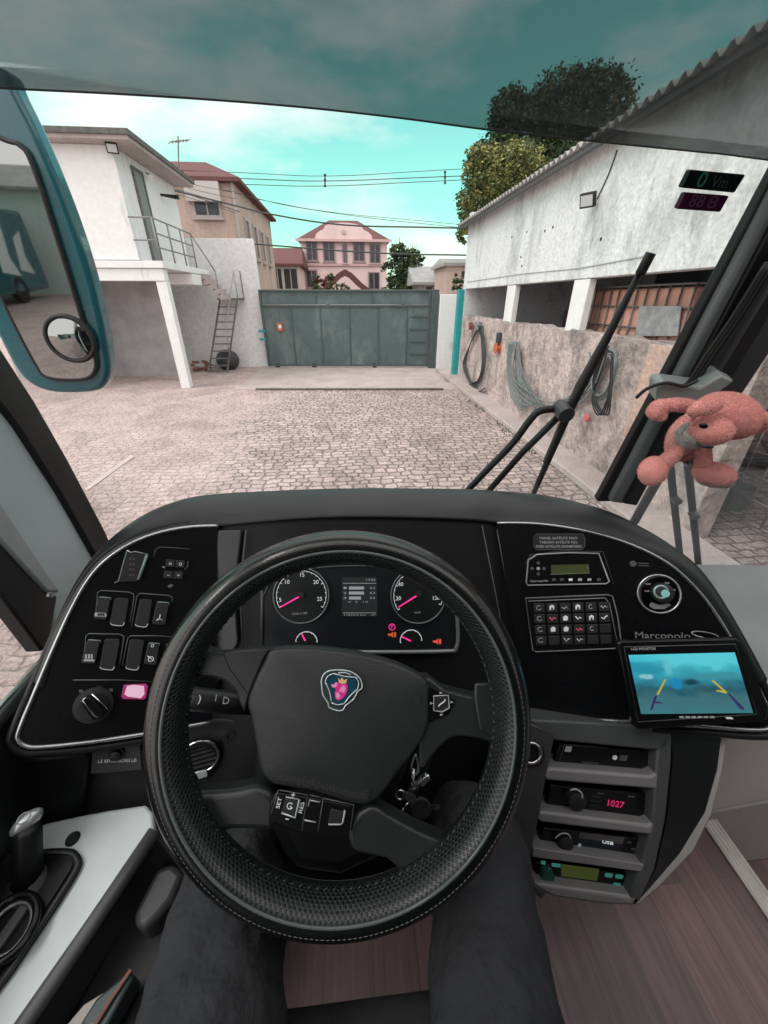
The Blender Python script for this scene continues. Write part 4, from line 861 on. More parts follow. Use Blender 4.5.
# hood: from the pod trims up over a soft crest and down to the windscreen base
inner, crest = [], []
Hpx = [((45, 690), LP, (33, 676), .020), ((58, 645), LP, (50, 634), .025), ((75, 608), LP, (66, 597), .03), ((91, 580), LP, (83, 567), .035), ((108, 561), LP, (101, 545), .04), ((133, 543), LP, (126, 523), .05), ((162, 532), LP, (157, 505), .06), ((192, 527), LP, (190, 494), .06),
       ((218, 526), CP, (220, 490), .075), ((280, 520), CP, (280, 487), .08), ((345, 517), CP, (345, 485), .08), ((420, 518), CP, (420, 485), .08), ((470, 520), CP, (475, 486), .075), ((497, 523), RP, (512, 489), .07), ((540, 524), RP, (556, 495), .06), ((590, 532), RP, (606, 507), .05), ((632, 545), RP, (645, 526), .045), ((666, 562), RP, (676, 546), .035), ((690, 582), RP, (700, 566), .03), ((712, 608), RP, (720, 594), .025), ((735, 645), RP, (743, 633), .02), ((757, 685), RP, (765, 674), .02)]
rows = [[], [], [], [], []]
for q, pl, c, d in Hpx:
    a_ = at(q, off(pl, .0)); c_ = at(c, off(pl, -d))
    m1 = a_.lerp(c_, .35)+pl[1]*(.012); m2 = a_.lerp(c_, .75)+pl[1]*.014
    yb = max(c_.y+.02, ws(max(-.57, min(1.8, c_.x)), c_.z-.04)-.02) if -.47 < c_.x < .46 else c_.y+.05
    bk_ = V((c_.x*1.02, yb, c_.z-.05))
    for r_, p_ in zip(rows, (a_, m1, m2, c_, bk_)): r_.append(p_)
rows = [smooth_pts(r_, 3, False) for r_ in rows]
ho = MB().grid(rows).build('hood', hoodm, dash, smooth='all', subsurf=2)
ho.modifiers.new('solid', 'SOLIDIFY').thickness = .004
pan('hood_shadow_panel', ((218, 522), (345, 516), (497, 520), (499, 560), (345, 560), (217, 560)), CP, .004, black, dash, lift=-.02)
# lower dash under the left pod, column area
LDP = (at((150, 740), off(LP, -.05)), rz(V((0, -.94, .34)), 12))
pan('lower_dash', ((50, 748), (200, 720), (262, 720), (270, 860), (200, 880), (150, 812), (42, 828)), LDP, -.03, greyd, dash, bevel=.004)
pan('lower_dash_end', ((20, 752), (50, 748), (95, 744), (88, 812), (42, 826), (20, 830)), LDP, .02, black, dash, lift=.005, bevel=.008)
def ring(name, px, pl, r, t, m, parent, lift=0, n=28):
    o, e, f, nn = frame(off(pl, lift), px)
    return MB().tube([o+(e*math.cos(k)+f*math.sin(k))*r for k in [2*math.pi*i/n for i in range(n)]], t, 8, True).build(name, m, parent, smooth='all')
def knob(name, px, pl, prof, m, parent, n=28, lift=0):
    o, e, f, nn = frame(off(pl, lift), px); return MB().lathe(o, nn, prof, n).build(name, m, parent, smooth=True)
def rad(pl, px, dx): return (at((px[0]+dx, px[1]), pl)-at(px, pl)).length
# round air vent left of the column
vr_ = rad(LDP, (200, 757), 18)
v_ = knob('air_vent', (200, 757), LDP, [(0, .004), (vr_*1.25, .004), (vr_*1.2, .012), (vr_*.95, .014), (vr_*.9, .004), (0, .003)], black, dash)
ring('vent_ring', (200, 757), LDP, vr_, .003, chrome, v_, .014)
for i in range(-3, 4):
    o, e, f, nn = frame(off(LDP, .008), (200, 757+i*4.5)); hw_ = vr_*math.sqrt(max(.05, 1-(i*.26)**2))*.92; MB().box(o, (2*hw_, .0015, .008), (e, f, nn)).build('louvre', greyd, v_)
pan('vent_tab', ((196, 771), (207, 769), (208, 775), (199, 778)), LDP, .004, mat('tab_silver', (.55, .62, .62), .35, metal=.4), v_, lift=.016, bevel=.001)
knob('socket', (231, 735), LDP, [(0, .002), (.011, .002), (.011, .006), (.006, .006), (.005, .001), (0, .001)], rubber, dash)
mk = knob('mirror_joystick', (122, 743), LDP, [(0, .024), (.014, .024), (.013, .03), (.010, .03), (.009, .036), (.006, .038), (0, .038)], rubber, dash)
ring('joystick_ring', (122, 743), LDP, .006, .0012, dim_mark, mk, .038)
ptext('L.E. RETROVISORES L.D.', 'lettering', LDP, (98, 761.5), (137, 760.2), .0085, white, dash, .0265)
pan('plate', ((94, 740), (140, 735), (143, 768), (92, 772)), LDP, .005, greyd, dash, lift=.021, bevel=.001)
# ---- left pod contents
def z5(p): return (60+p[0]*.2083, 530+p[1]*.2083)
def quad5(*p): return [z5(q) for q in p]
cd_ = pan('coin_display', quad5((322, 98), (342, 112), (362, 108), (418, 118), (376, 246), (276, 250)), LP, .004, dark, dash, bevel=.001)
line('edge', quad5((320, 96), (340, 108), (362, 104), (420, 116)), LP, .0010, trimc, cd_, lift=.005)
line('edge', quad5((418, 118), (398, 178), (376, 240)), LP, .0026, mat('edge_teal_grey', (.17, .24, .24), .3), cd_, lift=.005)
line('edge', quad5((322, 98), (298, 180), (282, 244), (262, 254)), LP, .0009, mat('edge_teal_grey', (.17, .24, .24)), cd_, lift=.004)
for i in range(4): ptext('8', 'digit', LP, z5((330, 138+i*26)), z5((360, 140+i*26)), .006, dim_mark, cd_, .0045)
line('panel_line', quad5((452, 130), (458, 95), (478, 82), (560, 86), (628, 92)), LP, .0009, dim_mark, dash, lift=.0005)
for i, (cx, cy, s) in enumerate(((530, 160, 'o'), (578, 164, '0'), (520, 215, '-'), (568, 218, '+'))):
    b_ = pan('button', quad5((cx-20, cy-20), (cx+24, cy-18), (cx+20, cy+18), (cx-24, cy+16)), LP, .004, rubber, dash, bevel=.001)
    ptext(s, 'mark', LP, z5((cx-7, cy)), z5((cx+7, cy+1)), .0085, white, b_, .0042)
line('panel_line', quad5((492, 176), (505, 182)), LP, .001, grey_mark, dash, lift=.002)
line('panel_line', quad5((598, 190), (612, 176), (614, 150)), LP, .001, dim_mark, dash, lift=.002)
pan('mark', quad5((515, 268), (535, 258), (545, 268), (525, 278)), LP, .0006, mat('scuff', (.10, .11, .12), .5), dash)
sw_ = [((187, 318), (247, 322), (227, 430), (163, 424)), ((262, 325), (335, 327), (312, 460), (238, 456)), ((385, 330), (445, 333), (425, 466), (357, 462)), ((467, 342), (527, 345), (507, 455), (443, 450)),
       ((135, 524), (197, 527), (173, 640), (103, 636)), ((216, 520), (292, 522), (264, 672), (188, 667)), ((336, 523), (408, 526), (382, 672), (312, 667)), ((425, 540), (480, 541), (466, 646), (403, 640)), ((512, 545), (562, 548), (545, 650), (492, 645))]
icons = {0: 'beam', 3: 'fan', 4: 'axle', 7: 'lamp'}
for i, q in enumerate(sw_):
    s_ = pan('switch', quad5(*q), LP, .006 if i in icons else .003, rubber, dash, rnd=.22, bevel=.0012)
    if i in (1, 2, 5, 6):
        line('lower_edge', quad5((q[3][0]+6, q[3][1]-10), (q[3][0]+12, q[3][1]-1), (q[2][0]-14, q[2][1]), (q[2][0]-3, q[2][1]-16)), LP, .0009, grey_mark, s_, lift=.003, sm=3)
    else:
        line('upper_edge', quad5((q[0][0]+2, q[0][1]+3), (q[1][0]-3, q[1][1]+3), (q[1][0]-2, q[1][1]+14)), LP, .0007, mat('edge_teal_grey', (.17, .24, .24)), s_, lift=.006)
    cx = (q[2][0]+q[3][0])/2+4; cy = q[3][1]-22
    if i == 0:
        pan('icon', quad5((cx-30, cy-6), (cx+22, cy-4), (cx+26, cy+14), (cx-34, cy+12)), LP, .001, mat('icon_pale', (.36, .40, .40), .5), s_, lift=.006, rnd=.3)
        for k in (-14, -2, 10): pan('icon', quad5((cx+k-4, cy-2), (cx+k+5, cy-2), (cx+k+4, cy+9), (cx+k-5, cy+9)), LP, .001, dark, s_, lift=.0068)
    if i == 4:
        pan('icon', quad5((cx-26, cy+6), (cx+24, cy+7), (cx+24, cy+16), (cx-28, cy+15)), LP, .001, mat('icon_pale', (.36, .4, .4)), s_, lift=.006)
        for k in (-16, -2, 12): pan('icon', quad5((cx+k-5, cy-18), (cx+k+4, cy-18), (cx+k+3, cy+3), (cx+k-6, cy+3)), LP, .001, mat('icon_pale', (.36, .4, .4)), s_, lift=.006)
    if i == 3:
        line('icon', quad5((cx+2, cy-22), (cx-1, cy-2)), LP, .0008, white, s_, lift=.0065); line('icon', quad5((cx-16, cy+6), (cx-2, cy-2), (cx+14, cy+6)), LP, .0008, white, s_, lift=.0065)
    if i == 7:
        ptext('0', 'icon', LP, z5((cx-2, cy-62)), z5((cx+12, cy-61)), .008, white, s_, .0062)
        o, e, f, nn = frame(off(LP, .0065), z5((cx-2, cy+2))); MB().tube([o+(e*math.cos(k)+f*math.sin(k))*.0042 for k in [i_*.393 for i_ in range(16)]], .0006, 6, True).build('icon', white, s_)
        line('icon', quad5((cx-18, cy-14), (cx+16, cy+14)), LP, .0006, white, s_, lift=.0066)
for pts_ in (((170, 420), (182, 300), (196, 290), (330, 298), (352, 306), (356, 320), (338, 440)), ((345, 460), (370, 318), (384, 304), (520, 314), (540, 322), (538, 345)), ((112, 640), (126, 508), (140, 497), (286, 500), (308, 510), (306, 528), (288, 640)), ((300, 650), (326, 520), (340, 508), (470, 508), (545, 514))):
    line('bank_frame', quad5(*pts_), LP, .0010, mat('frame_dim', (.075, .085, .09), .4), dash, lift=.001)
line('panel_line', ((73, 680), (120, 680), (158, 682)), LP, .0008, dim_mark, dash, lift=.0005)
kn = knob('light_knob', (94, 705), LP, [(0, .001), (.030, .001), (.029, .004), (.022, .005), (.021, .008), (0, .008)], rubber, dash)
pan('grip', ((82, 699), (87, 695), (93, 694), (107, 710), (103, 716), (95, 717)), LP, .016, gloss, kn, lift=.008, bevel=.002)
line('grip_edge', ((86, 697), (83, 700), (94, 716), (99, 717)), LP, .0013, chrome, kn, lift=.024); line('grip_edge', ((92, 694), (108, 709)), LP, .0010, chrome, kn, lift=.024)
for q in ((81, 691), (99, 688), (111, 690), (86, 714)): pan('mark', ((q[0]-2, q[1]-1.5), (q[0]+2, q[1]-1.5), (q[0]+2, q[1]+1.5), (q[0]-2, q[1]+1.5)), LP, .0005, dim_mark, dash, lift=.0005)
pk_ = pan('lit_display', ((124, 684.5), (146, 683.5), (148, 686), (146, 697), (144, 699), (123, 698.5), (121.5, 696)), LP, .003, emis('magenta_rim', (.5, .03, .2), .3), dash, bevel=.0008)
pan('screen', ((127, 686), (134, 684.8), (144, 686), (144.5, 694), (141, 698), (128, 696.5), (124.5, 694)), LP, .001, emis('pink_screen', (1, .62, .80), .36), pk_, lift=.003)

# ---- right pod contents
def z3(p): return (490+p[0]*.362, 510+p[1]*.362)
def quad3(*p): return [z3(q) for q in p]
stk = pan('warning_label', quad3((124, 68), (258, 67), (262, 100), (256, 108), (128, 109), (121, 102)), RP, .001, dark, dash)
line('border', quad3((126, 67), (256, 66), (262, 78), (262, 100), (254, 109), (128, 110), (121, 102), (121, 76)), RP, .0007, dim_mark, stk, lift=.001, closed=True)
for i, s in enumerate(('PAINEL SATÉLITE FIXO', 'TABLERO SATÉLITE FIJO', 'FIXED SATELLITE DASHBOARD')):
    ptext(s, 'lettering', RP, z3((137-(i == 2)*10, 78+i*11.5)), z3((241+(i == 2)*12, 78+i*11.5)), .0072, grey_mark, stk, .0016)
su = thing('air_conditioning_unit', 'trip computer style unit with small green display at the top of the right pod', 'control unit', at((568, 569), RP)); tag(su, 'control unit with a small green display and five way keys on the right pod')
SO = ((106, 138), (130, 123), (215, 118), (300, 120), (330, 198), (320, 204), (104, 208), (100, 200))
pan('case', quad3(*SO), RP, .006, gloss, su, bevel=.0015)
line('frame', quad3(*SO), RP, .0016, mat('unit_frame', (.33, .35, .36), .35, metal=.5), su, lift=.006, closed=True)
line('frame', quad3((96, 150), (112, 124), (200, 113), (312, 115), (342, 205)), RP, .0007, dim_mark, su, lift=.001)
lc = pan('display', quad3((168, 152), (268, 150), (274, 173), (170, 177)), RP, .001, emis('lcd_olive', (.09, .12, .02), .16), su, lift=.006)
line('display_edge', quad3((166, 178), (275, 174), (270, 150)), RP, .0010, mat('lcd_edge', (.12, .14, .08), .4), su, lift=.007)
for q in ((115, 161), (132, 161), (148, 161), (132, 146), (132, 176)): knob('key', z3(q), RP, [(0, .006), (.0035, .006), (.003, .0075), (0, .008)], grey_mark if q == (132, 161) else dim_mark, su, 12)
ptext('Marcopolo', 'lettering', RP, z3((112, 197)), z3((160, 195)), .006, grey_mark, su, .0068)
for i, cx in enumerate((176, 198, 222, 248, 274, 300)):
    m_ = (dim_mark, dim_mark, white, grey_mark, grey_mark, dim_mark)[i]; pan('icon', quad3((cx-5, 189), (cx+6, 188.5), (cx+6, 195), (cx-5, 196)), RP, .0008, m_, su, lift=.006, rnd=.3)
kp = thing('switch_keypad', 'black membrane keypad of small lit symbols in rows on the right pod', 'keypad', at((573, 625), RP))
KO = ((98, 243), (325, 234), (338, 238), (352, 290), (364, 372), (358, 382), (128, 392), (118, 386))
pan('case', quad3(*KO), RP, .005, gloss, kp, bevel=.0015)
line('frame', quad3(*KO), RP, .0014, mat('kp_frame', (.13, .14, .145), .4), kp, lift=.005, closed=True)
line('frame', quad3((106, 252), (318, 243), (330, 258), (352, 368)), RP, .0009, mat('kp_frame2', (.20, .215, .22), .4), kp, lift=.006)
redm = emis('icon_red', (.9, .12, .22), .25)
IC = [['o', 's', 'u', 'h', 'c', 'y'], ['d', 'R', 'b', 'j', 'g', 'k'], ['w', 'p', '.', 'M', 'c', ''], ['x', '', '-', '_', '', '']]
for r_ in range(4):
    for c_ in range(6):
        x0 = 135+c_*35.8+r_*1.8; y0 = 270-c_*.7+r_*30
        b_ = pan('key', quad3((x0-15, y0-12), (x0+15, y0-13), (x0+16, y0+12), (x0-14, y0+13)), RP, .0025, rubber, kp, lift=.005, bevel=.0008)
        t_ = IC[r_][c_]
        if not t_: continue
        m_ = redm if t_ in 'RM' else (white if t_ in 'shbpgj.k' else grey_mark); L2 = .0078
        random.seed(r_*10+c_)
        if t_ in 'oc dwx'.replace(' ', ''): line('symbol', [z3((x0+7*math.cos(k)*(.7 if t_ == 'c' else 1), y0+6*math.sin(k))) for k in [.5+i_*.7 for i_ in range(8)]], RP, .0006, m_, b_, lift=L2)
        elif t_ in 'uyjk-_RM': line('symbol', quad3((x0-8, y0-3+random.uniform(-3, 3)), (x0-1, y0+5), (x0+3, y0-2), (x0+9, y0+random.uniform(-5, 5))), RP, .0011, m_, b_, lift=L2)
        else: pan('symbol', quad3((x0-7, y0-3), (x0, y0-8), (x0+7, y0-4), (x0+6, y0+6), (x0-6, y0+7)), RP, .0006, m_, b_, lift=.0075)
        if t_ in 'shg': pan('symbol', quad3((x0-2, y0), (x0+3, y0), (x0+3, y0+7), (x0-2, y0+7)), RP, .0006, dark, b_, lift=.0081)
kd = rad(RP, (659, 594), 21.5)
ak = knob('temperature_dial', (659, 594), RP, [(0, .002), (kd, .002), (kd*1.0, .006), (kd*.93, .007), (kd*.9, .002), (0, .002)], gloss, dash)
ring('dial_ring', (659, 594), RP, kd, .0022, mat('dial_ring', (.42, .45, .46), .25, metal=.8), ak, .006)
kb = knob('dial_knob', (660, 592), RP, [(0, .003), (.019, .003), (.018, .016), (.015, .018), (0, .018)], rubber, ak)
ring('knob_ring', (661, 592), RP, .0115, .0022, mat('knob_ring', (.30, .42, .41), .3, metal=.5), kb, .019)
knob('knob_cap', (661, 592), RP, [(0, .018), (.0075, .018), (.006, .021), (0, .022)], emis('cyan_cap', (.28, .62, .58), .3), kb, 18)
for q in ((648, 584), (647, 591), (667, 583), (673, 590)): pan('mark', ((q[0]-2.5, q[1]-.8), (q[0]+2.5, q[1]-.8), (q[0]+2.5, q[1]+.8), (q[0]-2.5, q[1]+.8)), RP, .0005, mat('mark_mid', (.16, .17, .175), .5), ak, lift=.003)
pan('mark', ((651, 602), (659, 605), (668, 603), (671, 605), (664, 609), (654, 609), (649, 606)), RP, .0005, mat('mark_mid', (.16, .17, .175)), ak, lift=.003)
ptext('Marcopolo', 'lettering', RP, (635, 635.3), (690, 636.3), .0175, mat('letter_silver', (.36, .38, .39), .3, metal=.5), dash, .001)
o, e, f, nn = frame(off(RP, .001), (705, 635)); MB().tube([o+e*.022*math.cos(k)+f*.0055*math.sin(k) for k in [i_*.314 for i_ in range(20)]], .0010, 6, True).build('emblem', mat('letter_silver', (.4, .4, .4)), dash)
knob('emblem', (633, 563.6), RP, [(0, .0), (.006, .0), (.006, .001), (0, .001)], dim_mark, dash, 14)
for y_ in (562.6, 565): pan('mark', ((638, y_), (649, y_+.5), (649, y_+1.4), (638, y_+.9)), RP, .0004, dim_mark, dash, lift=.0005)

# ---- monitor
MP = (at((690, 690), off(RP, .045)), rz(nc, -14))
mon = thing('reversing_monitor', 'small black reversing camera monitor showing a blue picture beside the radios', 'monitor', at((690, 690), MP))
pan('case', ((617, 643), (622, 641), (736, 638.5), (742, 642), (769, 707), (768, 719), (764, 722), (640, 730), (633, 726)), MP, -.014, gloss, mon, bevel=.003)
line('bezel', ((624, 647), (735, 644), (757, 714), (638, 722)), MP, .0012, mat('bezel_edge', (.06, .065, .07), .35), mon, lift=.001, closed=True)
def screen_mat():
    m = bpy.data.materials.new('screen_picture'); m.use_nodes = True; n, l = m.node_tree.nodes, m.node_tree.links; b = n['Principled BSDF']
    b.inputs['Base Color'].default_value = (.01, .01, .01, 1); b.inputs['Roughness'].default_value = .15
    u = n.new('ShaderNodeUVMap'); s = n.new('ShaderNodeSeparateXYZ'); l.new(u.outputs[0], s.inputs[0])
    t = n.new('ShaderNodeTexNoise'); t.inputs['Scale'].default_value = 4.5; t.inputs['Detail'].default_value = 4; l.new(u.outputs[0], t.inputs[0])
    a = n.new('ShaderNodeMath'); a.operation = 'MULTIPLY_ADD'; a.inputs[1].default_value = .42; l.new(t.outputs[0], a.inputs[0]); l.new(s.outputs[1], a.inputs[2])
    r = n.new('ShaderNodeValToRGB'); e = r.color_ramp.elements; e[0].position = .15; e[0].color = (.045, .20, .24, 1); e[1].position = 1.15; e[1].color = (.10, .62, .72, 1)
    for p, c in ((.45, (.05, .17, .20)), (.62, (.02, .12, .16)), (.8, (.03, .30, .40)), (.98, (.06, .50, .60))):
        q = e.new(p); q.color = (*c, 1)
    l.new(a.outputs[0], r.inputs[0]); cur = r.outputs[0]
    t2 = n.new('ShaderNodeTexNoise'); t2.inputs['Scale'].default_value = 9; l.new(u.outputs[0], t2.inputs[0])
    dv = n.new('ShaderNodeVectorMath'); dv.operation = 'MULTIPLY_ADD'; dv.inputs[1].default_value = (.07, .07, 0); l.new(t2.outputs['Color'], dv.inputs[0]); l.new(u.outputs[0], dv.inputs[2])
    for cx, cy, rx, ry, so, col in ((.14, .80, .26, .17, .35, (.015, .30, .42)), (.12, .93, .2, .06, .5, (.06, .55, .70)), (.13, .62, .07, .05, .5, (.30, .62, .68)), (.62, .93, .5, .16, .8, (.10, .66, .76)), (.80, .62, .3, .07, .8, (.05, .30, .36)),
            (.40, .50, .055, .12, .4, (.005, .26, .52)), (.42, .33, .035, .05, .5, (.01, .10, .16)), (.54, .52, .09, .06, .7, (.004, .04, .06)), (.70, .40, .2, .06, .9, (.02, .10, .12)), (.35, .78, .04, .16, .7, (.14, .55, .60))):
        sb = n.new('ShaderNodeVectorMath'); sb.operation = 'SUBTRACT'; sb.inputs[1].default_value = (cx+.035, cy+.035, 0); l.new(dv.outputs[0], sb.inputs[0])
        dvv = n.new('ShaderNodeVectorMath'); dvv.operation = 'DIVIDE'; dvv.inputs[1].default_value = (rx, ry, 1); l.new(sb.outputs[0], dvv.inputs[0])
        le = n.new('ShaderNodeVectorMath'); le.operation = 'LENGTH'; l.new(dvv.outputs[0], le.inputs[0])
        mr = n.new('ShaderNodeMapRange'); mr.interpolation_type = 'SMOOTHSTEP'; mr.inputs[1].default_value = 1+so*.4; mr.inputs[2].default_value = 1-so; mr.inputs[3].default_value = 0; mr.inputs[4].default_value = .9; l.new(le.outputs['Value'], mr.inputs[0])
        mx = n.new('ShaderNodeMix'); mx.data_type = 'RGBA'; mx.inputs[7].default_value = (*col, 1); l.new(mr.outputs[0], mx.inputs[0]); l.new(cur, mx.inputs[6]); cur = mx.outputs[2]
    l.new(cur, b.inputs['Emission Color']); b.inputs['Emission Strength'].default_value = .42
    return m
def zm(p): return (600+p[0]*.2188, 620+p[1]*.2188)
SC = [zm(q) for q in ((188, 430), (700, 425), (616, 148), (130, 160))]
sb_ = MB().add([at(q, off(MP, .0012)) for q in SC], [(0, 1, 2, 3)]); sb_.uv = [(0, 0), (1, 0), (1, 1), (0, 1)]
scn = sb_.build('screen', screen_mat(), mon)
def spic(name, p, m, h=.0016): return pan(name, [zm(q) for q in p], MP, .0002, m, scn, lift=h)
spic('guide_line', ((296, 270), (302, 272), (268, 342), (258, 340)), emis('pic_yellow', (.55, .45, .06), .4), .0022)
spic('guide_line', ((510, 278), (518, 274), (582, 330), (574, 336), (545, 328), (530, 326), (534, 320), (560, 322)), emis('pic_yellow', (.5, .4, .1)), .0022)
spic('guide_line', ((250, 346), (262, 348), (252, 372), (284, 376), (284, 381), (250, 380), (238, 412), (228, 412)), emis('pic_purple', (.03, .02, .13), .4), .0022)
spic('guide_line', ((584, 338), (592, 336), (655, 398), (660, 412), (640, 406)), emis('pic_purple', (.03, .02, .13)), .0022)
for i in range(6): pan('button', [zm(q) for q in ((360+i*28, 440), (380+i*28, 439), (384+i*28, 446), (362+i*28, 447))], MP, .0015, grey_mark, mon, lift=.0005, rnd=.3)
pan('button', [zm(q) for q in ((572, 444), (600, 443), (608, 452), (576, 450))], MP, .0015, white, mon, lift=.0005, rnd=.3)
ptext('LCD MONITOR', 'lettering', MP, zm((142, 133)), zm((254, 131)), .0065, grey_mark, mon, .0014)
MB().tube([at((690, 690), off(MP, -.026)), at((690, 690), off(MP, -.05))], .02, 10).build('mount', rubber, mon)

# ---- instrument cluster
clu = thing('instrument_cluster', 'unlit black instrument cluster with two round gauges seen through the steering wheel', 'instrument cluster', at((358, 610), CP))
IP = off(CP, .004)
def z2(p): return (240+p[0]*.3125, 550+p[1]*.3125)
pan('face', ((262, 652), (262, 585), (275, 570), (310, 562), (360, 559), (410, 562), (444, 573), (456, 590), (457, 652)), IP, .004, mat('cluster_black', (.010, .013, .015), .3, noise=.2, nscale=20), clu)
line('bezel', ((262, 585), (262, 651)), IP, .0030, greyd, clu, lift=.006)
line('bezel', ((452, 585), (455, 600), (457, 618), (458, 638), (456, 648), (450, 651), (400, 652), (345, 652), (262, 652)), IP, .0042, mat('bezel_silver', (.26, .28, .285), .35, metal=.6), clu, lift=.007, sm=3)
line('bezel', ((262, 600), (275, 578), (310, 569), (345, 566), (380, 567), (402, 573), (420, 582)), IP, .0016, mat('glass_reflection', (.05, .058, .06), .3), clu, lift=.0065, sm=3)  # pale arc painted in as a reflection across the cluster glass
def gauge(px, r_px, a0, a1, marks, needle, name='gauge', cap='', big=True):
    pl = off(IP, .004); o, e, f, nn = frame(pl, px); r_ = rad(pl, px, r_px)
    g_ = MB().lathe(o, nn, [(0, .001), (r_*1.02, .001), (r_*1.02, .003), (r_*.97, .004), (r_*.95, .0015), (0, .0015)] if big else [(0, .0005), (r_*1.0, .0005), (r_*1.0, .0012), (0, .0012)], 40).build(name, mat('dial_black', (.008, .010, .011), .4), clu, smooth=True)
    if big: MB().tube([o+nn*.004+(e*math.cos(k)+f*math.sin(k))*r_*1.0 for k in [2*math.pi*i/48 for i in range(48)]], .0014, 6, True).build('rim', mat('rim_grey', (.22, .24, .25), .3, metal=.7), g_, smooth='all')
    sc_ = MB(); rr = r_*.90
    A = [R(a0+(a1-a0)*i/24) for i in range(25)]
    sc_.tube([o+nn*.0022+(e*math.cos(k)+f*math.sin(k))*rr for k in A], .0006 if big else .0008, 4)
    nt_ = 20 if big else 6
    for i in range(nt_+1):
        k = R(a0+(a1-a0)*i/nt_); L_ = .82 if i % 5 == 0 or not big else .86
        sc_.tube([o+nn*.0022+(e*math.cos(k)+f*math.sin(k))*rr, o+nn*.0022+(e*math.cos(k)+f*math.sin(k))*rr*L_/.9], .0007, 4)
    sc_.build('scale', whitelit, g_)
    for s, q in marks:
        p_ = at(z2(q), off(pl, .002)); text(s, 'numeral', p_, e, f, .011 if big else .008, whitelit, g_)
    p0, p1 = at(z2(needle[0]), off(pl, .005)), at(z2(needle[1]), off(pl, .005))
    dd = (p1-p0).normalized(); ss = nn.cross(dd)
    MB().prism([p0-ss*.0016, p0+ss*.0016, p1+ss*.0009, p1-ss*.0009], nn*.001).build('needle', pinklit, g_)
    MB().lathe(p0-nn*.003, nn, [(0, 0), (.0065 if big else .004, 0), (.006 if big else .003, .005), (0, .0055)], 16).build('hub', rubber, g_, smooth=True)
    if cap: text(cap, 'lettering', at(z2((190 if px[0] < 350 else 568, 203 if px[0] < 350 else 200)), off(pl, .002)), e, f, .0065, grey_mark, g_)
    return g_
gauge(z2((197, 145)), 27.5, 205, -32, [('5', (129, 160)), ('10', (150, 103)), ('15', (198, 80)), ('20', (243, 103)), ('25', (255, 157))], ((197, 145), (127, 184)), cap='1/min x 100')
gauge(z2((570, 145)), 27, 212, -25, [('20', (507, 155)), ('40', (514, 110)), ('60', (545, 84)), ('80', (588, 84)), ('100', (616, 112)), ('120', (627, 154))], ((572, 142), (507, 183)), cap='km/h')
gauge(z2((213, 295)), 12, 170, 0, [], ((211, 294), (196, 266)), 'small_gauge', big=False)
gauge(z2((547, 290)), 12, 185, 0, [], ((550, 293), (516, 276)), 'small_gauge', big=False)
dsp = pan('display', ((342, 577), (377, 577), (377.5, 616), (341.5, 616)), IP, .001, emis('lcd_dark', (.02, .024, .026), .25), clu, lift=.004)
lcd = emis('lcd_text', (.55, .60, .62), .22)
for i in range(3): 
    y = 586.5+i*5; pan('bar', ((349, y), (364-(i == 2)*3, y), (364-(i == 2)*3, y+3), (349, y+3)), IP, .0005, lcd, dsp, lift=.005)
    ptext('0.%d' % (2+i), 'lettering', IP, (370, y+1.5), (375, y+1.5), .006, lcd, dsp, .0054); ptext('%d' % (1+i), 'lettering', IP, (343.5, y+1.5), (346.5, y+1.5), .006, lcd, dsp, .0054)
for a_, b_, y in ((343, 376, 583), (343, 376, 612.5)): pan('bar', ((a_, y), (b_, y), (b_, y+.6), (a_, y+.6)), IP, .0005, grey_mark, dsp, lift=.005)
ptext('17:55', 'lettering', IP, (366, 580), (375, 580), .006, lcd, dsp, .0054); ptext('0  5  10', 'lettering', IP, (348, 602), (368, 602), .005, grey_mark, dsp, .0054); ptext('17255.9 km   18°', 'lettering', IP, (344, 615), (376, 615), .0055, grey_mark, dsp, .0054)
def lamp(px, m, s):
    l_ = knob('warning_lamp', px, IP, [(0, .004), (.0075, .004), (.0075, .005), (0, .005)], rubber, clu, 16); 
    if s == 'P':
        o, e, f, nn = frame(off(IP, .0055), px); MB().tube([o+(e*math.cos(k)+f*math.sin(k))*.0062 for k in [i_*.4 for i_ in range(16)]], .0009, 5, True).build('symbol', m, l_); text('P', 'symbol', o, e, f, .011, m, l_)
    else:
        x, y = px; pan('symbol', ((x-4, y-1), (x-1, y-1), (x+1, y-3), (x+1, y+3), (x-1, y+1), (x-4, y+1)), IP, .0006, m, l_, lift=.0052); pan('symbol', ((x+2, y-2.4), (x+4, y-2.4), (x+4, y+2.4), (x+2, y+2.4)), IP, .0006, m, l_, lift=.0052)
lamp((392, 627), emis('lamp_magenta', (1, .03, .35), .4), 'P'); lamp((392, 634.6), emis('lamp_orange', (.9, .16, .04), .3), ''); lamp((437, 641.5), redlit, '')

# ---- radio stack
SPd = .745
SP = (EYE+fw*SPd, rz(V((0, -math.sin(R(61)), math.cos(R(61)))), -4))
rs = thing('radio_stack', 'grey console column with four radio slots hanging below the right pod', 'console', at((600, 820), SP))
fasc = mat('fascia_grey', (.185, .185, .19), .4, noise=.15, nscale=8, bump=.2, bscale=600, bdist=.0005)
pan('back', ((535, 730), (668, 735), (660, 830), (640, 900), (545, 890), (528, 860)), SP, -.02, dark, rs, lift=-.05)
pan('cheek', ((528, 722), (556, 733), (548, 770), (540, 815), (531, 855), (534, 884), (548, 893), (541, 901), (528, 886), (512, 880), (500, 800), (510, 722)), SP, -.06, greyd, rs, bevel=.004)
pan('cheek', ((658, 745), (672, 728), (672, 760), (666, 820), (655, 870), (640, 902), (629, 899), (641, 868), (652, 828)), SP, -.06, greyp, rs, bevel=.004)
pan('top_bar', ((528, 720), (672, 727), (668, 747), (660, 751), (556, 741)), SP, -.06, greyp, rs, bevel=.004)
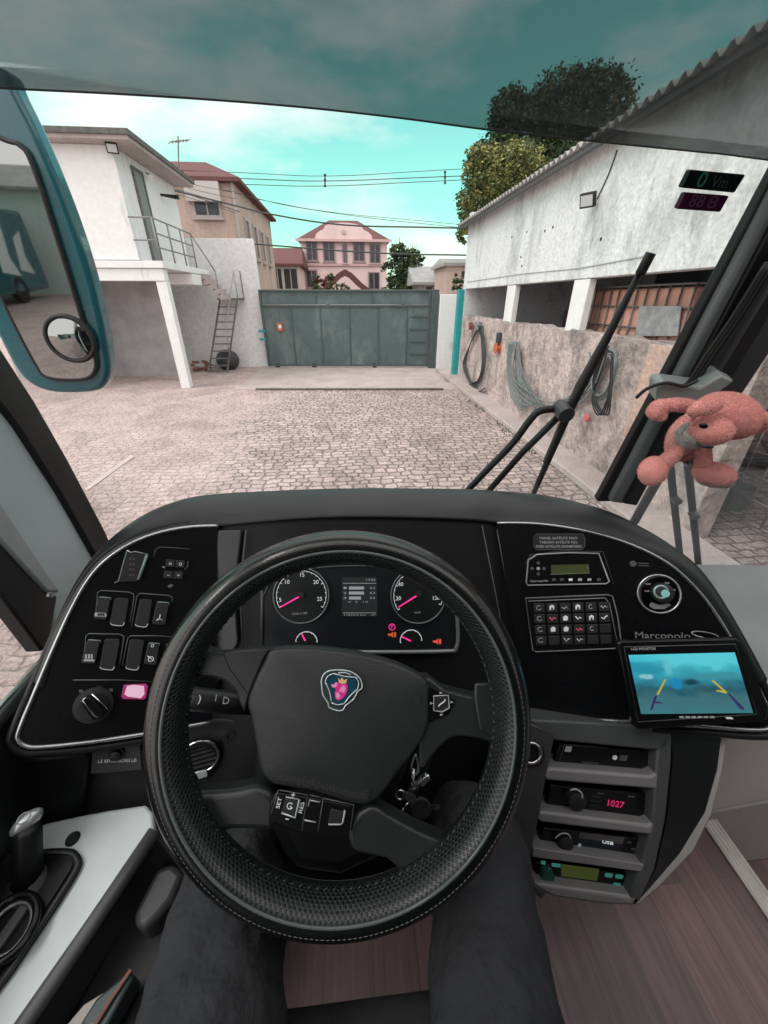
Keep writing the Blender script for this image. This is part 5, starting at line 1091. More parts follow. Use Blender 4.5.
for q in (((549, 768), (650, 776.5), (660, 772), (658, 790), (548, 781), (543, 776)), ((541, 811.5), (648, 825.5), (655, 822), (653, 836), (541, 823), (536, 818)), ((533.5, 848), (643, 864.5), (647, 860), (641, 872), (532, 857)), ((534, 884), (629, 897), (640, 890), (634, 906), (606, 905), (552, 897), (540, 890))):
    pan('shelf', q, SP, -.06, fasc, rs, bevel=.005)
sidep = [(670, 728), (722, 732), (717, 770), (705, 812), (680, 853), (650, 888), (634, 905), (642, 896), (656, 868), (667, 820), (673, 760)]
pan('side_cover', sidep, SP, -.10, mat('side_black', (.008, .008, .0095), .3, noise=.2), rs, lift=-.004, bevel=.010)
pan('side_edge', [(720, 732), (729, 735), (724, 770), (713, 815), (695, 851), (660, 888), (638, 907), (633, 904), (650, 886), (680, 851), (705, 810), (716, 770)], SP, -.12, mat('edge_silver', (.36, .35, .345), .4, noise=.1), rs, lift=-.008, bevel=.005)
vr2 = knob('air_vent', (531, 753), SP, [(0, .002), (.024, .002), (.024, .006), (.016, .008), (.015, .001), (0, .001)], black, rs); ring('vent_ring', (531, 753), SP, .019, .003, chrome, vr2, .008)
def radio(q, label, name='radio'):
    pl = off(SP, -.035); c = ((q[0][0]+q[2][0])/2, (q[0][1]+q[2][1])/2)
    r_ = thing(name, label, 'radio', at(c, pl)); pan('face', q, pl, .012, mat('radio_black', (.006, .0065, .0075), .28, spec=.35, noise=.2), r_, bevel=.002)
    return r_, off(pl, .012), lambda u, v: (q[0][0]*(1-u)*(1-v)+q[1][0]*u*(1-v)+q[2][0]*u*v+q[3][0]*(1-u)*v, q[0][1]*(1-u)*(1-v)+q[1][1]*u*(1-v)+q[2][1]*u*v+q[3][1]*(1-u)*v)
def rq(P, u0, u1, v0, v1): return [P(u0, v0), P(u1, v0), P(u1, v1), P(u0, v1)]
q1 = ((557, 741), (659, 749), (650, 776), (549, 768)); q2 = ((548, 781), (657, 791), (647, 826), (541, 812)); q3 = ((541, 823), (653, 835), (643, 865), (534, 848)); q4 = ((532, 857), (641, 871), (631, 897), (535, 884))
r1, p1, P = radio(q1, 'black tachograph unit in the top slot of the grey console column', 'tachograph')
line('drawer_edge', [P(.08, .9), P(.08, .1), P(.5, .1)], p1, .0008, dim_mark, r1, lift=.001); pan('mark', rq(P, .1, .16, .15, .35), p1, .001, grey_mark, r1); pan('button', rq(P, .58, .62, .35, .5), p1, .002, white, r1, rnd=.4); pan('display', rq(P, .3, .46, .66, .9), p1, .001, mat('dim_lcd', (.04, .045, .045), .3), r1); pan('button', rq(P, .65, .72, .33, .52), p1, .001, dim_mark, r1)
r2, p1, P = radio(q2, 'car radio with pink lit digits in the second slot of the console')
kq = knob('volume_knob', P(.27, .42), p1, [(0, 0), (.019, 0), (.017, .014), (.014, .016), (0, .016)], rubber, r2)
line('knob_glint', [P(.22, .22), P(.27, .17), P(.33, .28), (P(.345, .42))], p1, .0016, grey_mark, kq, lift=.015, sm=4)
ptext('1027', 'digits', p1, P(.58, .48), P(.73, .50), .017, emis('digit_pink', (1, .03, .22), .3), r2, .001)
for u in (.5, .78): pan('mark', rq(P, u-.03, u+.03, .2, .24), p1, .001, dim_mark, r2)
for i in range(4): pan('button', rq(P, .42+.0*i, .52, .28+i*.14, .36+i*.14), p1, .0012, rubber, r2)
r3, p1, P = radio(q3, 'car radio with a small white lit legend in the third slot of the console')
kq = knob('volume_knob', P(.23, .5), p1, [(0, 0), (.016, 0), (.014, .014), (.011, .016), (0, .016)], rubber, r3)
line('knob_glint', [P(.16, .52), P(.2, .32), P(.26, .30), P(.3, .45)], p1, .0012, grey_mark, kq, lift=.015, sm=4); pan('button', rq(P, .375, .40, .58, .72), p1, .002, white, r3, rnd=.4)
ptext('USB', 'lettering', p1, P(.58, .42), P(.68, .44), .008, whitelit, r3, .001)
for i in range(3): pan('button', rq(P, .8+.05*i, .83+.05*i, .3+.2*i, .36+.2*i), p1, .001, dim_mark, r3)
pan('display', rq(P, .36, .76, .18, .66), p1, .0006, mat('radio_screen', (.008, .012, .018), .12), r3)
r4, p1, P = radio(q4, 'car radio with olive display and green keys in the bottom slot')
pan('display', rq(P, .27, .62, .12, .56), p1, .001, emis('lcd_olive', (.09, .12, .02)), r4)
gk = emis('key_green', (.08, .42, .36), .14)
for u, v in ((.72, .3), (.82, .3), (.82, .62)): pan('key', rq(P, u-.035, u+.035, v-.07, v+.07), p1, .0012, gk, r4, rnd=.3)
for u, v in ((.1, .15), (.2, .18), (.24, .18)): pan('key', rq(P, u-.02, u+.02, v-.06, v+.06), p1, .0012, gk, r4)
kq = knob('volume_knob', P(.12, .5), p1, [(0, 0), (.014, 0), (.012, .012), (0, .013)], mat('knob_green', (.02, .07, .06), .3), r4); line('knob_glint', [P(.15, .35), P(.19, .5), P(.16, .7)], p1, .001, gk, kq, lift=.006, sm=3)

# ---- left side console with lever
con = thing('side_console', 'silver painted console panel left of the driver seat with a lever recess', 'console', (-.45, .25, FZ))
CZ = 1.50
surf = [(43, 823), (80, 815), (109, 809.5), (146, 804), (153, 812), (155, 832), (90, 926), (20, 1028), (-80, 1170), (-200, 1100), (-60, 940), (0, 876)]
MB().prism([PZ(q, CZ) for q in surf], (0, 0, -.02)).build('top', silver, con, bevel=.006, seg=3)
ed_ = [PZ(q, CZ-.008) for q in ((154, 832), (90, 928), (20, 1030), (-80, 1172))]; 
MB().prism([ed_[0], ed_[-1], ed_[-1]-V((-.03, 0, .42)), ed_[0]-V((-.03, 0, .42))], (-.02, 0, 0)).build('side', greyd, con, bevel=.004)
MB().tube(ed_, .012, 10).build('edge', mat('edge_grey', (.08, .085, .09), .4), con, smooth='all')
rec = [(43, 850), (70, 849), (79, 853), (83, 861), (80, 872), (62, 902), (36, 942), (0, 993), (-60, 1060), (-140, 1000), (-40, 880), (0, 858)]
MB().prism(smooth_pts([PZ(q, CZ+.002) for q in rec], 3), (0, 0, .006)).build('recess_frame', black, con, bevel=.003)
rec2 = [(43, 857), (66, 857), (72, 862), (70, 872), (40, 918), (0, 975), (-50, 1030), (-100, 980), (-30, 885), (0, 866)]
MB().prism(smooth_pts([PZ(q, CZ+.009) for q in rec2], 3), (0, 0, .003)).build('recess_floor', gloss, con)
line('recess_edge', ((43, 853), (68, 853), (76, 859), (74, 872), (40, 925), (0, 984)), (V((0, 0, CZ+.009)), Zu), .0025, greyd, con, sm=4)
c = PZ((73, 839), CZ); MB().lathe(c, (0, 0, 1), [(0, .001), (.011, .001), (.010, .003), (.007, .0005), (0, .0005)], 20).build('hole', dark, con)
lev = thing('brake_lever', 'black hand brake lever with silver oval cap on the left console', 'lever', PZ((28, 885), CZ))
la, lb = PZ((28, 888), CZ), PZ((27, 822), CZ+.085)
lb = PZ((27, 826), CZ+.075)
MB().tube([la, la.lerp(lb, .5), la.lerp(lb, .9), lb], [.021, .019, .019, .016], 14).build('handle', black, lev, smooth='all')
dl = (lb-la).normalized()
MB().ball(lb+dl*.006, (.012, .022, .013), ax=(V((.8, -.6, 0)), V((.6, .8, 0)), Zu)).build('cap', mat('cap_silver', (.5, .54, .54), .3, metal=.6), lev, smooth='all')
MB().tube([lb+dl*.006+V((0, 0, .012))+(V((.008*math.cos(k), .008*math.sin(k), 0))) for k in [i*.5 for i in range(13)]], .001, 5, True).build('cap_mark', grey_mark, lev)
MB().ball(la, (.035, .035, .02)).build('boot', rubber, lev, smooth='all')
rg = thing('selector_ring', 'dark glossy ring shaped selector in front of the brake lever', 'selector', PZ((12, 930), CZ))
rc = PZ((8, 928), CZ+.02); ea = (PZ((33, 895), CZ+.02)-PZ((-14, 962), CZ+.02))/2; eb = (PZ((33, 940), CZ+.02)-PZ((-14, 915), CZ+.02))/2
MB().tube([rc+ea*math.cos(k)*1.0+eb*.8*math.sin(k) for k in [2*math.pi*i/28 for i in range(28)]], .006, 8, True).build('ring', gloss, rg, smooth='all')
MB().tube([rc+ea*math.cos(k)*.8+eb*.62*math.sin(k)+V((0, 0, -.004)) for k in [2*math.pi*i/28 for i in range(28)]], .003, 8, True).build('inner_ring', mat('ring_grey', (.2, .21, .21), .3, metal=.5), rg, smooth='all')
MB().box(rc+V((0, 0, -.006)), (.016, .05, .012), (eb.normalized(), ea.normalized(), Zu)).build('key', greyd, rg, bevel=.003)

# dark lower left bin beside the seat
bn = thing('door_bin', 'dark open bin between console and driver seat holding a brown wallet edge', 'bin', (-.25, .1, FZ))
MB().prism([PZ(q, 1.41) for q in ((160, 850), (205, 900), (150, 1040), (60, 1120), (20, 1100))], (0, 0, -.12)).build('tray', black, bn, bevel=.01)
MB().prism([PZ(q, 1.455) for q in ((156, 868), (172, 862), (184, 872), (172, 900), (150, 926), (136, 930), (132, 915))], (0, 0, -.06)).build('pocket', greyd, bn, bevel=.012)
wl = thing('folder', 'dark folder with brown leather edge stuck in the bin beside the seat', 'folder', PZ((115, 1000), 1.3))
MB().prism([PZ(q, 1.46) for q in ((78, 1026), (96, 998), (130, 970), (134, 976), (104, 1030))], (0, 0, -.04)).build('cover', mat('folder_teal', (.05, .07, .075), .4, noise=.3), wl, bevel=.004)
MB().tube([PZ(q, 1.464) for q in ((92, 1030), (112, 998), (131, 970))], .003, 8).build('edge', mat('brown_leather', (.18, .085, .06), .5), wl)
MB().prism([PZ(q, 1.458) for q in ((62, 1030), (84, 1004), (104, 992), (84, 1030))], (0, 0, -.03)).build('paper', mat('paper', (.34, .31, .29), .6), wl, bevel=.002)

# ================================================================== STEERING WHEEL
tw = R(54)
wcn = V((-.0251, .3274, 1.8104)); wa = V((1, 0, 0)); wb = V((0, math.cos(tw), math.sin(tw))); wn_ = wa.cross(wb)
WP = (wcn, wn_)
sw = thing('steering_wheel', 'big black leather covered steering wheel with four spokes and perforated grip', 'steering wheel', wcn)
def W(x, y, z=0): return wcn+wa*x+wb*y+wn_*z
RM, rm, rz_ = .2275, .0235, .034
NU = 128
def rim_part(name, a0, a1, k, m, rmul=1.0):
    b_ = MB(); rows = []; b_.uv = []
    for i in range(NU+1):
        t = 2*math.pi*i/NU; rows.append([])
        for j in range(k+1):
            a_ = a0+(a1-a0)*j/k; q = RM+rm*rmul*math.cos(a_)
            rows[-1].append(W(q*math.cos(t), q*math.sin(t), rz_*math.sin(a_))); b_.uv.append((i/NU*RM*2*math.pi, j/k*(a1-a0)*rm))
    b_.grid(rows); return b_.build(name, m, sw, smooth='all')
def perf():
    m = bpy.data.materials.new('perforated_leather'); m.use_nodes = True; n, l = m.node_tree.nodes, m.node_tree.links; b = n['Principled BSDF']
    u = n.new('ShaderNodeUVMap'); mp = n.new('ShaderNodeMapping'); mp.inputs['Rotation'].default_value = (0, 0, R(45)); mp.inputs['Scale'].default_value = (205, 205, 205); l.new(u.outputs[0], mp.inputs[0])
    f = n.new('ShaderNodeVectorMath'); f.operation = 'FRACTION'; l.new(mp.outputs[0], f.inputs[0])
    s = n.new('ShaderNodeVectorMath'); s.operation = 'SUBTRACT'; s.inputs[1].default_value = (.5, .5, 0); l.new(f.outputs[0], s.inputs[0])
    sx = n.new('ShaderNodeSeparateXYZ'); l.new(s.outputs[0], sx.inputs[0]); cx = n.new('ShaderNodeCombineXYZ'); l.new(sx.outputs[0], cx.inputs[0]); l.new(sx.outputs[1], cx.inputs[1])
    le = n.new('ShaderNodeVectorMath'); le.operation = 'LENGTH'; l.new(cx.outputs[0], le.inputs[0])
    r = n.new('ShaderNodeMapRange'); r.inputs[1].default_value = .22; r.inputs[2].default_value = .36; l.new(le.outputs['Value'], r.inputs[0])
    mx = n.new('ShaderNodeMix'); mx.data_type = 'RGBA'; mx.inputs[6].default_value = (.002, .002, .002, 1); mx.inputs[7].default_value = (.020, .025, .026, 1); l.new(r.outputs[0], mx.inputs[0]); l.new(mx.outputs[2], b.inputs['Base Color'])
    b.inputs['Roughness'].default_value = .3
    bp = n.new('ShaderNodeBump'); bp.inputs['Strength'].default_value = .7; bp.inputs['Distance'].default_value = .0015; l.new(r.outputs[0], bp.inputs['Height']); l.new(bp.outputs[0], b.inputs['Normal']); return m
rim_part('rim', R(-120), R(107), 20, leather)
rim_part('grip_band', R(109), R(240), 14, perf(), 1.0)
for a_ in (108, 240):
    q = RM+rm*math.cos(R(a_)); MB().tube([W(q*math.cos(t), q*math.sin(t), rz_*math.sin(R(a_))) for t in [2*math.pi*i/96 for i in range(96)]], (.0022 if a_ == 108 else .0014), 8, True).build('seam', mat('piping_highlight', (.085, .10, .102), .14), sw, smooth='all')  # piping coloured paler to paint in the highlight along the ridge
stc = MB()
for i in range(230):
    t = 2*math.pi*i/230; q = RM+rm*math.cos(R(80)); z = rz_*1.005*math.sin(R(80)); t2 = t+2*math.pi/230*.6
    stc.tube([W(q*math.cos(t), q*math.sin(t), z), W(q*math.cos(t2), q*math.sin(t2), z)], .0005, 4)
stc.build('stitching', mat('thread', (.10, .10, .10), .7), sw)
lace = MB()
for i in range(120):
    t = 2*math.pi*i/120; 
    for a_, b__ in ((178, 196),): 
        q = RM+rm*1.02*math.cos(R(a_)); q2 = RM+rm*1.02*math.cos(R(b__)); t2 = t+.03
        lace.tube([W(q*math.cos(t), q*math.sin(t), rz_*math.sin(R(a_))), W((q+q2)/2*math.cos((t+t2)/2), (q+q2)/2*math.sin((t+t2)/2), rz_*math.sin(R((a_+b__)/2))+.001), W(q2*math.cos(t2), q2*math.sin(t2), rz_*math.sin(R(b__)))], .0012, 5)
lace.build('lacing', mat('lace', (.03, .034, .035), .4), sw, smooth='all')
def zw(p): return (140+p[0]*.5208, 500+p[1]*.5208)
def padmesh(name, zp, th, m, lift=0, bevel=.006, sm=0, parent=sw, seg=3, raw=False):
    pts = [at(q if raw else zw(q), off(WP, lift)) for q in zp]
    if sm: pts = smooth_pts(pts, sm)
    return MB().prism(pts, wn_*th).build(name, m, parent, bevel=bevel, seg=seg)
# hub pad with a slightly domed face: stacked outline rings
PADZ = [(258, 283), (330, 280), (420, 291), (490, 310), (540, 335), (552, 352), (553, 380), (551, 430), (531, 470), (492, 520), (466, 556), (436, 578), (400, 573), (330, 552), (264, 541), (246, 530), (235, 513), (225, 462), (216, 414), (209, 385), (222, 345), (243, 303)]
padp = smooth_pts([at(zw(q), off(WP, -.012)) for q in PADZ], 3)
cpad = sum(padp, V())/len(padp)
padm = mat('pad_plastic', (.024, .0275, .029), .42, noise=.3, nscale=12, bump=.7, bscale=500, bdist=.0009)
rpad = min((p-cpad).length for p in padp)
def padring(k, h):
    bl = min(1, max(0, (k-.25)/.6)); out = []
    for p in padp+[padp[0]]:
        d = p-cpad; out.append(cpad+(d.normalized()*rpad*1.12*(1-bl)+d*bl)*k+wn_*h)
    return out
b_ = MB(); b_.grid([padring(k, h) for k, h in [(.95, -.03), (1, -.006), (1, .003), (.995, .0062), (.985, .0078)]+[(k, .022-.0135*k**2.2) for k in (.97, .94, .9, .85, .79, .72, .64, .55, .46, .37, .28, .19, .1, .02)]])
b_.prism([p for p in b_.v[-len(padp)-1:-1]], wn_*1e-6)
pad = b_.build('hub_pad', padm, sw, smooth='all')
# spokes
spk = mat('spoke_plastic', (.024, .027, .0285), .34, noise=.3, nscale=14, bump=.4, bscale=500, bdist=.0008)
padmesh('spoke', [(90, 262), (128, 274), (160, 286), (205, 282), (262, 279), (262, 300), (228, 345), (213, 392), (196, 352), (172, 332), (140, 327), (85, 330)], .034, spk, -.045, .010, 2)
padmesh('spoke', [(530, 330), (575, 350), (640, 366), (700, 372), (706, 420), (690, 462), (660, 446), (620, 436), (585, 438), (552, 470), (530, 490)], .034, spk, -.045, .010, 2)
padmesh('spoke', [(75, 540), (130, 537), (200, 532), (236, 525), (270, 545), (268, 600), (240, 604), (190, 604), (150, 618), (130, 640), (100, 640)], .034, spk, -.045, .010, 2)
padmesh('spoke', [(440, 560), (470, 575), (530, 608), (590, 632), (612, 640), (580, 690), (520, 716), (505, 690), (470, 655), (408, 640), (405, 590)], .034, spk, -.045, .010, 2)
padmesh('spoke_joint', [(641, 350), (676, 348), (690, 372), (694, 462), (650, 440), (640, 380)], .006, spk, -.010, .004)
padmesh('spoke_facing', [(160, 290), (208, 285), (252, 284), (240, 303), (222, 345), (210, 376), (192, 350), (172, 322)], .005, mat('facing_black', (.016, .018, .019), .35, noise=.2), -.0105, .003)
padmesh('hub_base', [(270, 330), (500, 340), (520, 450), (460, 600), (270, 590), (240, 450)], .06, black, -.115, .02)
padmesh('column_shroud', [(250, 300), (540, 320), (560, 430), (480, 610), (390, 650), (300, 640), (240, 500)], .10, black, -.22, .03)
tag(sw, None)
# buttons on the spokes
bm_ = padmesh('phone_buttons', [(551, 352), (604, 384), (592, 410), (556, 424), (549, 420)], .004, gloss, -.0105, .0015)
line('frame', [zw(q) for q in ((553, 356), (550, 420))], off(WP, -.006), .0008, dim_mark, bm_)
sym = pan('phone_key', [zw(q) for q in ((566, 378), (590, 377), (592, 398), (580, 405), (566, 402))], off(WP, -.0065), .003, rubber, bm_, bevel=.001)
line('outline', [zw(q) for q in ((564, 376), (592, 375), (594, 399), (580, 407), (564, 404))], off(WP, -.0035), .0010, grey_mark, bm_, closed=True)
line('symbol', [zw(q) for q in ((573, 396), (577, 392), (583, 388), (587, 383))], off(WP, -.003), .0008, white, bm_)
for q in ((577, 370), (598, 388), (578, 412), (559, 390)): pan('arrow', [zw((q[0]+4*math.cos(k), q[1]+3*math.sin(k))) for k in (0, 2.1, 4.2)], off(WP, -.0062), .0006, grey_mark, bm_)
lm = padmesh('lower_buttons', [(262, 556), (330, 566), (408, 582), (405, 640), (352, 640), (300, 632), (248, 612), (252, 575)], .006, gloss, -.010, .0025)
BPL = off(WP, -.004)
def zb_(p): return (260+p[0]*.15625, 770+p[1]*.15625)
for pts_ in (((125, 128), (305, 160), (280, 300), (268, 392)), ((405, 180), (372, 390)), ((118, 128), (70, 285)), ((320, 160), (400, 178)), ((412, 182), (600, 222), (575, 410))): line('groove', [zb_(q) for q in pts_], BPL, .0007, dim_mark, lm, lift=.0003)
pan('key', [zb_(q) for q in ((165, 170), (250, 190), (230, 300), (140, 270))], BPL, .004, rubber, lm, bevel=.001)
line('key_edge', [zb_(q) for q in ((252, 188), (226, 304), (138, 272))], BPL, .0016, mat('key_edge', (.30, .36, .36), .35, metal=.4), lm, lift=.003); line('key_edge', [zb_(q) for q in ((165, 172), (250, 188))], BPL, .0008, grey_mark, lm, lift=.003)
o, e, f, nn = frame(off(BPL, .0042), zb_((192, 230))); MB().tube([o+(e*math.cos(k)+f*math.sin(k))*.0036 for k in [.5+i*.42 for i in range(13)]], .0006, 5).build('symbol', white, lm); MB().tube([o, o+(e-f)*.003], .0006, 5).build('symbol', white, lm)
for s, q in (('+', (212, 160)), ('-', (175, 306))): ptext(s, 'symbol', BPL, zb_((q[0]-11, q[1])), zb_((q[0]+11, q[1]+3)), .012, white, lm, .0004)
for q in ((122, 210), (266, 240)): 
    o = at(zb_(q), off(BPL, .0004)); u_ = (at(zb_((q[0]-12, q[1]+48)), BPL)-at(zb_((q[0]+12, q[1]-48)), BPL)); ey_ = -wn_.cross(u_.normalized()); text('SET' if q[0] < 200 else 'RES', 'lettering', o, -u_.normalized(), wn_.cross(-u_.normalized()), .007, white, lm, width=.013)
line('key_edge', [zb_(q) for q in ((308, 232), (318, 192), (385, 206))], BPL, .0008, grey_mark, lm, lift=.001); line('key_edge', [zb_(q) for q in ((284, 320), (358, 334))], BPL, .0009, grey_mark, lm, lift=.001)
pan('key', [zb_(q) for q in ((455, 240), (540, 258), (525, 345), (435, 340))], BPL, .003, rubber, lm, bevel=.001); line('key_edge', [zb_(q) for q in ((543, 258), (530, 332), (518, 345), (438, 345))], BPL, .0014, grey_mark, lm, lift=.002)
# embossed name on the lower edge of the pad
padmesh('pad_scoop', [(262, 524), (285, 516), (345, 526), (415, 542), (440, 556), (436, 574), (400, 570), (330, 549), (266, 537)], .0008, mat('scoop_dark', (.012, .0135, .0145), .55, bump=.5, bscale=500), .0006, .0008, 2, pad)
ptext('SCANIA', 'embossing', off(WP, .0016), zw((302, 537)), zw((377, 551)), .019, mat('emboss', (.024, .026, .028), .6), pad, .0)
# emblem
ez = lambda p: (310+p[0]*.09115, 660+p[1]*.09115)
EO = [(170, 140), (230, 115), (370, 112), (470, 140), (545, 200), (575, 280), (560, 320), (520, 350), (480, 430), (390, 500), (365, 548), (300, 556), (210, 520), (200, 470), (145, 390), (132, 300), (125, 235), (140, 180)]
oc = at(ez((345, 330)), off(WP, .0075))
def eshape(name, pts, th, m, h, parent, sm=2): return pan(name, [ez(q) for q in pts], off(WP, .0082+h), th, m, parent, sm=sm)
em = eshape('emblem', EO, .006, mat('emblem_dark', (.03, .05, .055), .25, coat=.5), -.004, pad)
navy = mat('emblem_navy', (.012, .06, .10), .2, coat=.5)
eshape('shield', [(270, 160), (380, 180), (480, 195), (505, 260), (495, 330), (430, 400), (370, 470), (300, 478), (240, 455), (215, 350), (180, 255), (220, 195)], .001, navy, .002, em)
line('outline', [ez(q) for q in EO], off(WP, .0103), .0011, mat('emblem_silver', (.62, .70, .72), .25, metal=.7), em, closed=True, sm=2)
for pts_ in (((170, 245), (215, 350), (238, 470)), ((520, 320), (440, 395), (375, 480)), ((265, 150), (380, 180), (500, 190)), ((165, 250), (195, 180), (270, 145)), ((500, 190), (535, 250), (520, 330)), ((240, 470), (300, 492), (375, 480)), ((310, 145), (380, 138), (450, 165))):
    line('outline', [ez(q) for q in pts_], off(WP, .0117), .0009, mat('emblem_silver', (.6, .7, .7)), em, sm=3)
mg = mat('emblem_magenta', (.72, .03, .30), .4); ml = mat('emblem_pink', (.85, .30, .58), .4); gd = mat('emblem_gold', (.75, .50, .22), .4)
eshape('griffin', [(300, 255), (330, 240), (380, 245), (412, 280), (408, 340), (380, 395), (340, 430), (300, 438), (278, 415), (272, 360), (285, 320), (262, 300)], .0008, mg, .003, em)
eshape('griffin_wing', [(232, 268), (262, 268), (285, 240), (305, 262), (285, 292), (250, 300)], .0008, ml, .0034, em)
eshape('griffin_mark', [(340, 300), (375, 275), (395, 320), (370, 360), (350, 345), (320, 350)], .0006, ml, .0038, em); eshape('griffin_mark', [(290, 350), (318, 365), (335, 400), (310, 425), (285, 400)], .0006, ml, .0038, em)
eshape('crown', [(310, 195), (328, 222), (352, 190), (372, 222), (408, 205), (398, 252), (350, 258), (315, 245)], .0008, gd, .0036, em, 0)
knob('screw_cover', zw((533, 384)), off(WP, .0), [(0, 0), (.005, 0), (.0045, .001), (0, .001)], padm, pad, 14)
# stalk
stlk = thing('indicator_stalk', 'black indicator and wiper stalk left of the steering column', 'stalk', W(-.12, .05, -.09))
SKP = off(WP, -.085)
sa, sb2 = at((178, 697), SKP), at((262, 706), SKP)
MB().tube([sa, sa.lerp(sb2, .1), sa.lerp(sb2, .6), sb2], [.0165, .0175, .0165, .013], 16).build('lever', black, stlk, smooth='all')
MB().tube([sa-(sb2-sa).normalized()*.002, sa+(sb2-sa).normalized()*.011], .0182, 16).build('end_ring', gloss, stlk, smooth='all')
for s, q in ((')', (200, 699)), ('I', (216, 698)), ('D', (226, 701))): 
    o = at(q, off(SKP, .0178)); text(s, 'symbol', o, (sb2-sa).normalized(), wn_.cross((sb2-sa).normalized()), .014, white, stlk)
# ignition keys
ky = thing('key_bunch', 'bunch of keys hanging from the ignition beside the steering column', 'keys', at((412, 790), off(WP, -.10)))
KP = off(WP, -.10)
line('ring', [zw(q) for q in ((520, 525), (522, 505), (529, 490), (534, 505), (532, 525))], KP, .0022, satin, ky, closed=True, sm=3)
line('chain', [zw(q) for q in ((524, 515), (522, 540), (530, 560))], KP, .004, chrome, ky)
line('fob_bar', [zw(q) for q in ((518, 560), (538, 540), (552, 528))], KP, .0055, satin, ky); pan('fob', [zw(q) for q in ((540, 528), (554, 522), (556, 534), (540, 548))], KP, .008, chrome, ky, bevel=.002)
line('key_ring', [zw((499+9*math.cos(k), 566+9*math.sin(k))) for k in [i*.63 for i in range(10)]], KP, .0022, chrome, ky, lift=.004, closed=True)
pan('key_head', [zw((538+20*math.cos(k), 588+22*math.sin(k))) for k in [i*.45 for i in range(14)]], KP, .008, rubber, ky, lift=.004, bevel=.002)
pan('key_blade', [zw(q) for q in ((553, 584), (574, 585), (576, 590), (570, 594), (562, 592), (554, 595))], KP, .003, chrome, ky, lift=.006)
pan('key_blade', [zw(q) for q in ((512, 558), (530, 568), (524, 580), (508, 572))], KP, .004, satin, ky, lift=.008); line('key_blade', [zw(q) for q in ((500, 605), (507, 590), (520, 575))], KP, .003, chrome, ky, lift=.002)

# pedals area
pedal = thing('brake_pedal', 'black rubber pedal on the floor under the steering column', 'pedal', (.02, .52, FZ))
MB().box((.03, .50, FZ+.10), (.09, .02, .14), (V((1, 0, 0)), V((0, .6, -.8)), V((0, .8, .6)))).build('pad', rubber, pedal, bevel=.008)
MB().tube([(.03, .52, FZ+.12), (.03, .62, FZ+.25)], .012, 8).build('arm', greyd, pedal)
MB().bx(-.58, .66, .70, .74, FZ, 1.52).build('bulkhead', dark, bus)

# ---- seat and driver
seat = thing('driver_seat', 'dark driver seat whose front edge shows between the legs', 'seat', (-.02, -.15, FZ))
MB().bx(-.25, .22, -.42, .158, 1.34, 1.46).build('cushion', mat('seat_fabric', (.022, .024, .026), .9, noise=.3, nscale=60, bump=.5, bscale=700), seat, bevel=.035, seg=4)
MB().bx(-.16, .13, -.35, .02, FZ, 1.335).build('base', black, seat, bevel=.02)
MB().bx(-.25, .22, -.56, -.44, 1.44, 2.0).build('backrest', mat('seat_fabric', (.02, .02, .02)), seat, bevel=.04, seg=4)
per = thing('person', 'seated driver in dark grey trousers with knees spread under the steering wheel', 'person', (-.02, -.2, FZ))
def skin(name, pts, edges, radii, m, parent, lv=2):
    me = bpy.data.meshes.new(name); o0 = wloc(parent); me.from_pydata([V(p)-o0 for p in pts], edges, [])
    o = bpy.data.objects.new(name, me); COL.objects.link(o); o.parent = parent; me.materials.append(m)
    md = o.modifiers.new('skin', 'SKIN'); md.use_smooth_shade = True
    for i, v in enumerate(me.skin_vertices[0].data): v.radius = (radii[i],)*2 if not isinstance(radii[i], tuple) else radii[i]; v.use_root = (i == 0)
    s_ = o.modifiers.new('sub', 'SUBSURF'); s_.levels = s_.render_levels = lv
    return o
troum = mat('trouser_cloth', (.034, .036, .040), .95, spec=.15, noise=.25, nscale=14, bump=.7, bscale=16, bdist=.03)
LK, RK = V((-.215, .34, 1.50)), V((.195, .33, 1.50))
J = [(-.02, -.26, 1.54), (-.02, -.30, 1.68), (-.14, -.14, 1.535), (-.195, .09, 1.53), LK, (-.185, .42, 1.28), (-.17, .46, 1.13), (.09, -.14, 1.535), (.14, .09, 1.53), RK, (.19, .42, 1.28), (.17, .47, 1.13)]
E_ = [(0, 1), (0, 2), (2, 3), (3, 4), (4, 5), (5, 6), (0, 7), (7, 8), (8, 9), (9, 10), (10, 11)]
rr_ = [.13, .14, .105, .098, .08, .064, .055, .10, .088, .074, .064, .055]
tr_ = skin('trousers', J, E_, rr_, troum, per, 4)
tx = bpy.data.textures.new('folds', 'CLOUDS'); tx.noise_scale = .05; dm_ = tr_.modifiers.new('folds', 'DISPLACE'); dm_.texture = tx; dm_.strength = .02; dm_.texture_coords = 'GLOBAL'
skin('body', [J[0], J[1]]+[V(p) for p in J[2:7]]+[(-.165, .50, 1.09)]+[V(p) for p in J[7:]]+[(.165, .51, 1.09)], [(0, 1), (0, 2), (2, 3), (3, 4), (4, 5), (5, 6), (6, 7), (0, 8), (8, 9), (9, 10), (10, 11), (11, 12), (12, 13)], [.11, .12, .08, .07, .055, .045, .035, .04, .08, .07, .055, .045, .035, .04], mat('skin_tone', (.35, .20, .14), .5), per)
for x in (-.165, .165):
    MB().ball((x, .57, FZ+.045), (.05, .14, .045)).build('shoe', rubber, per, smooth='all')

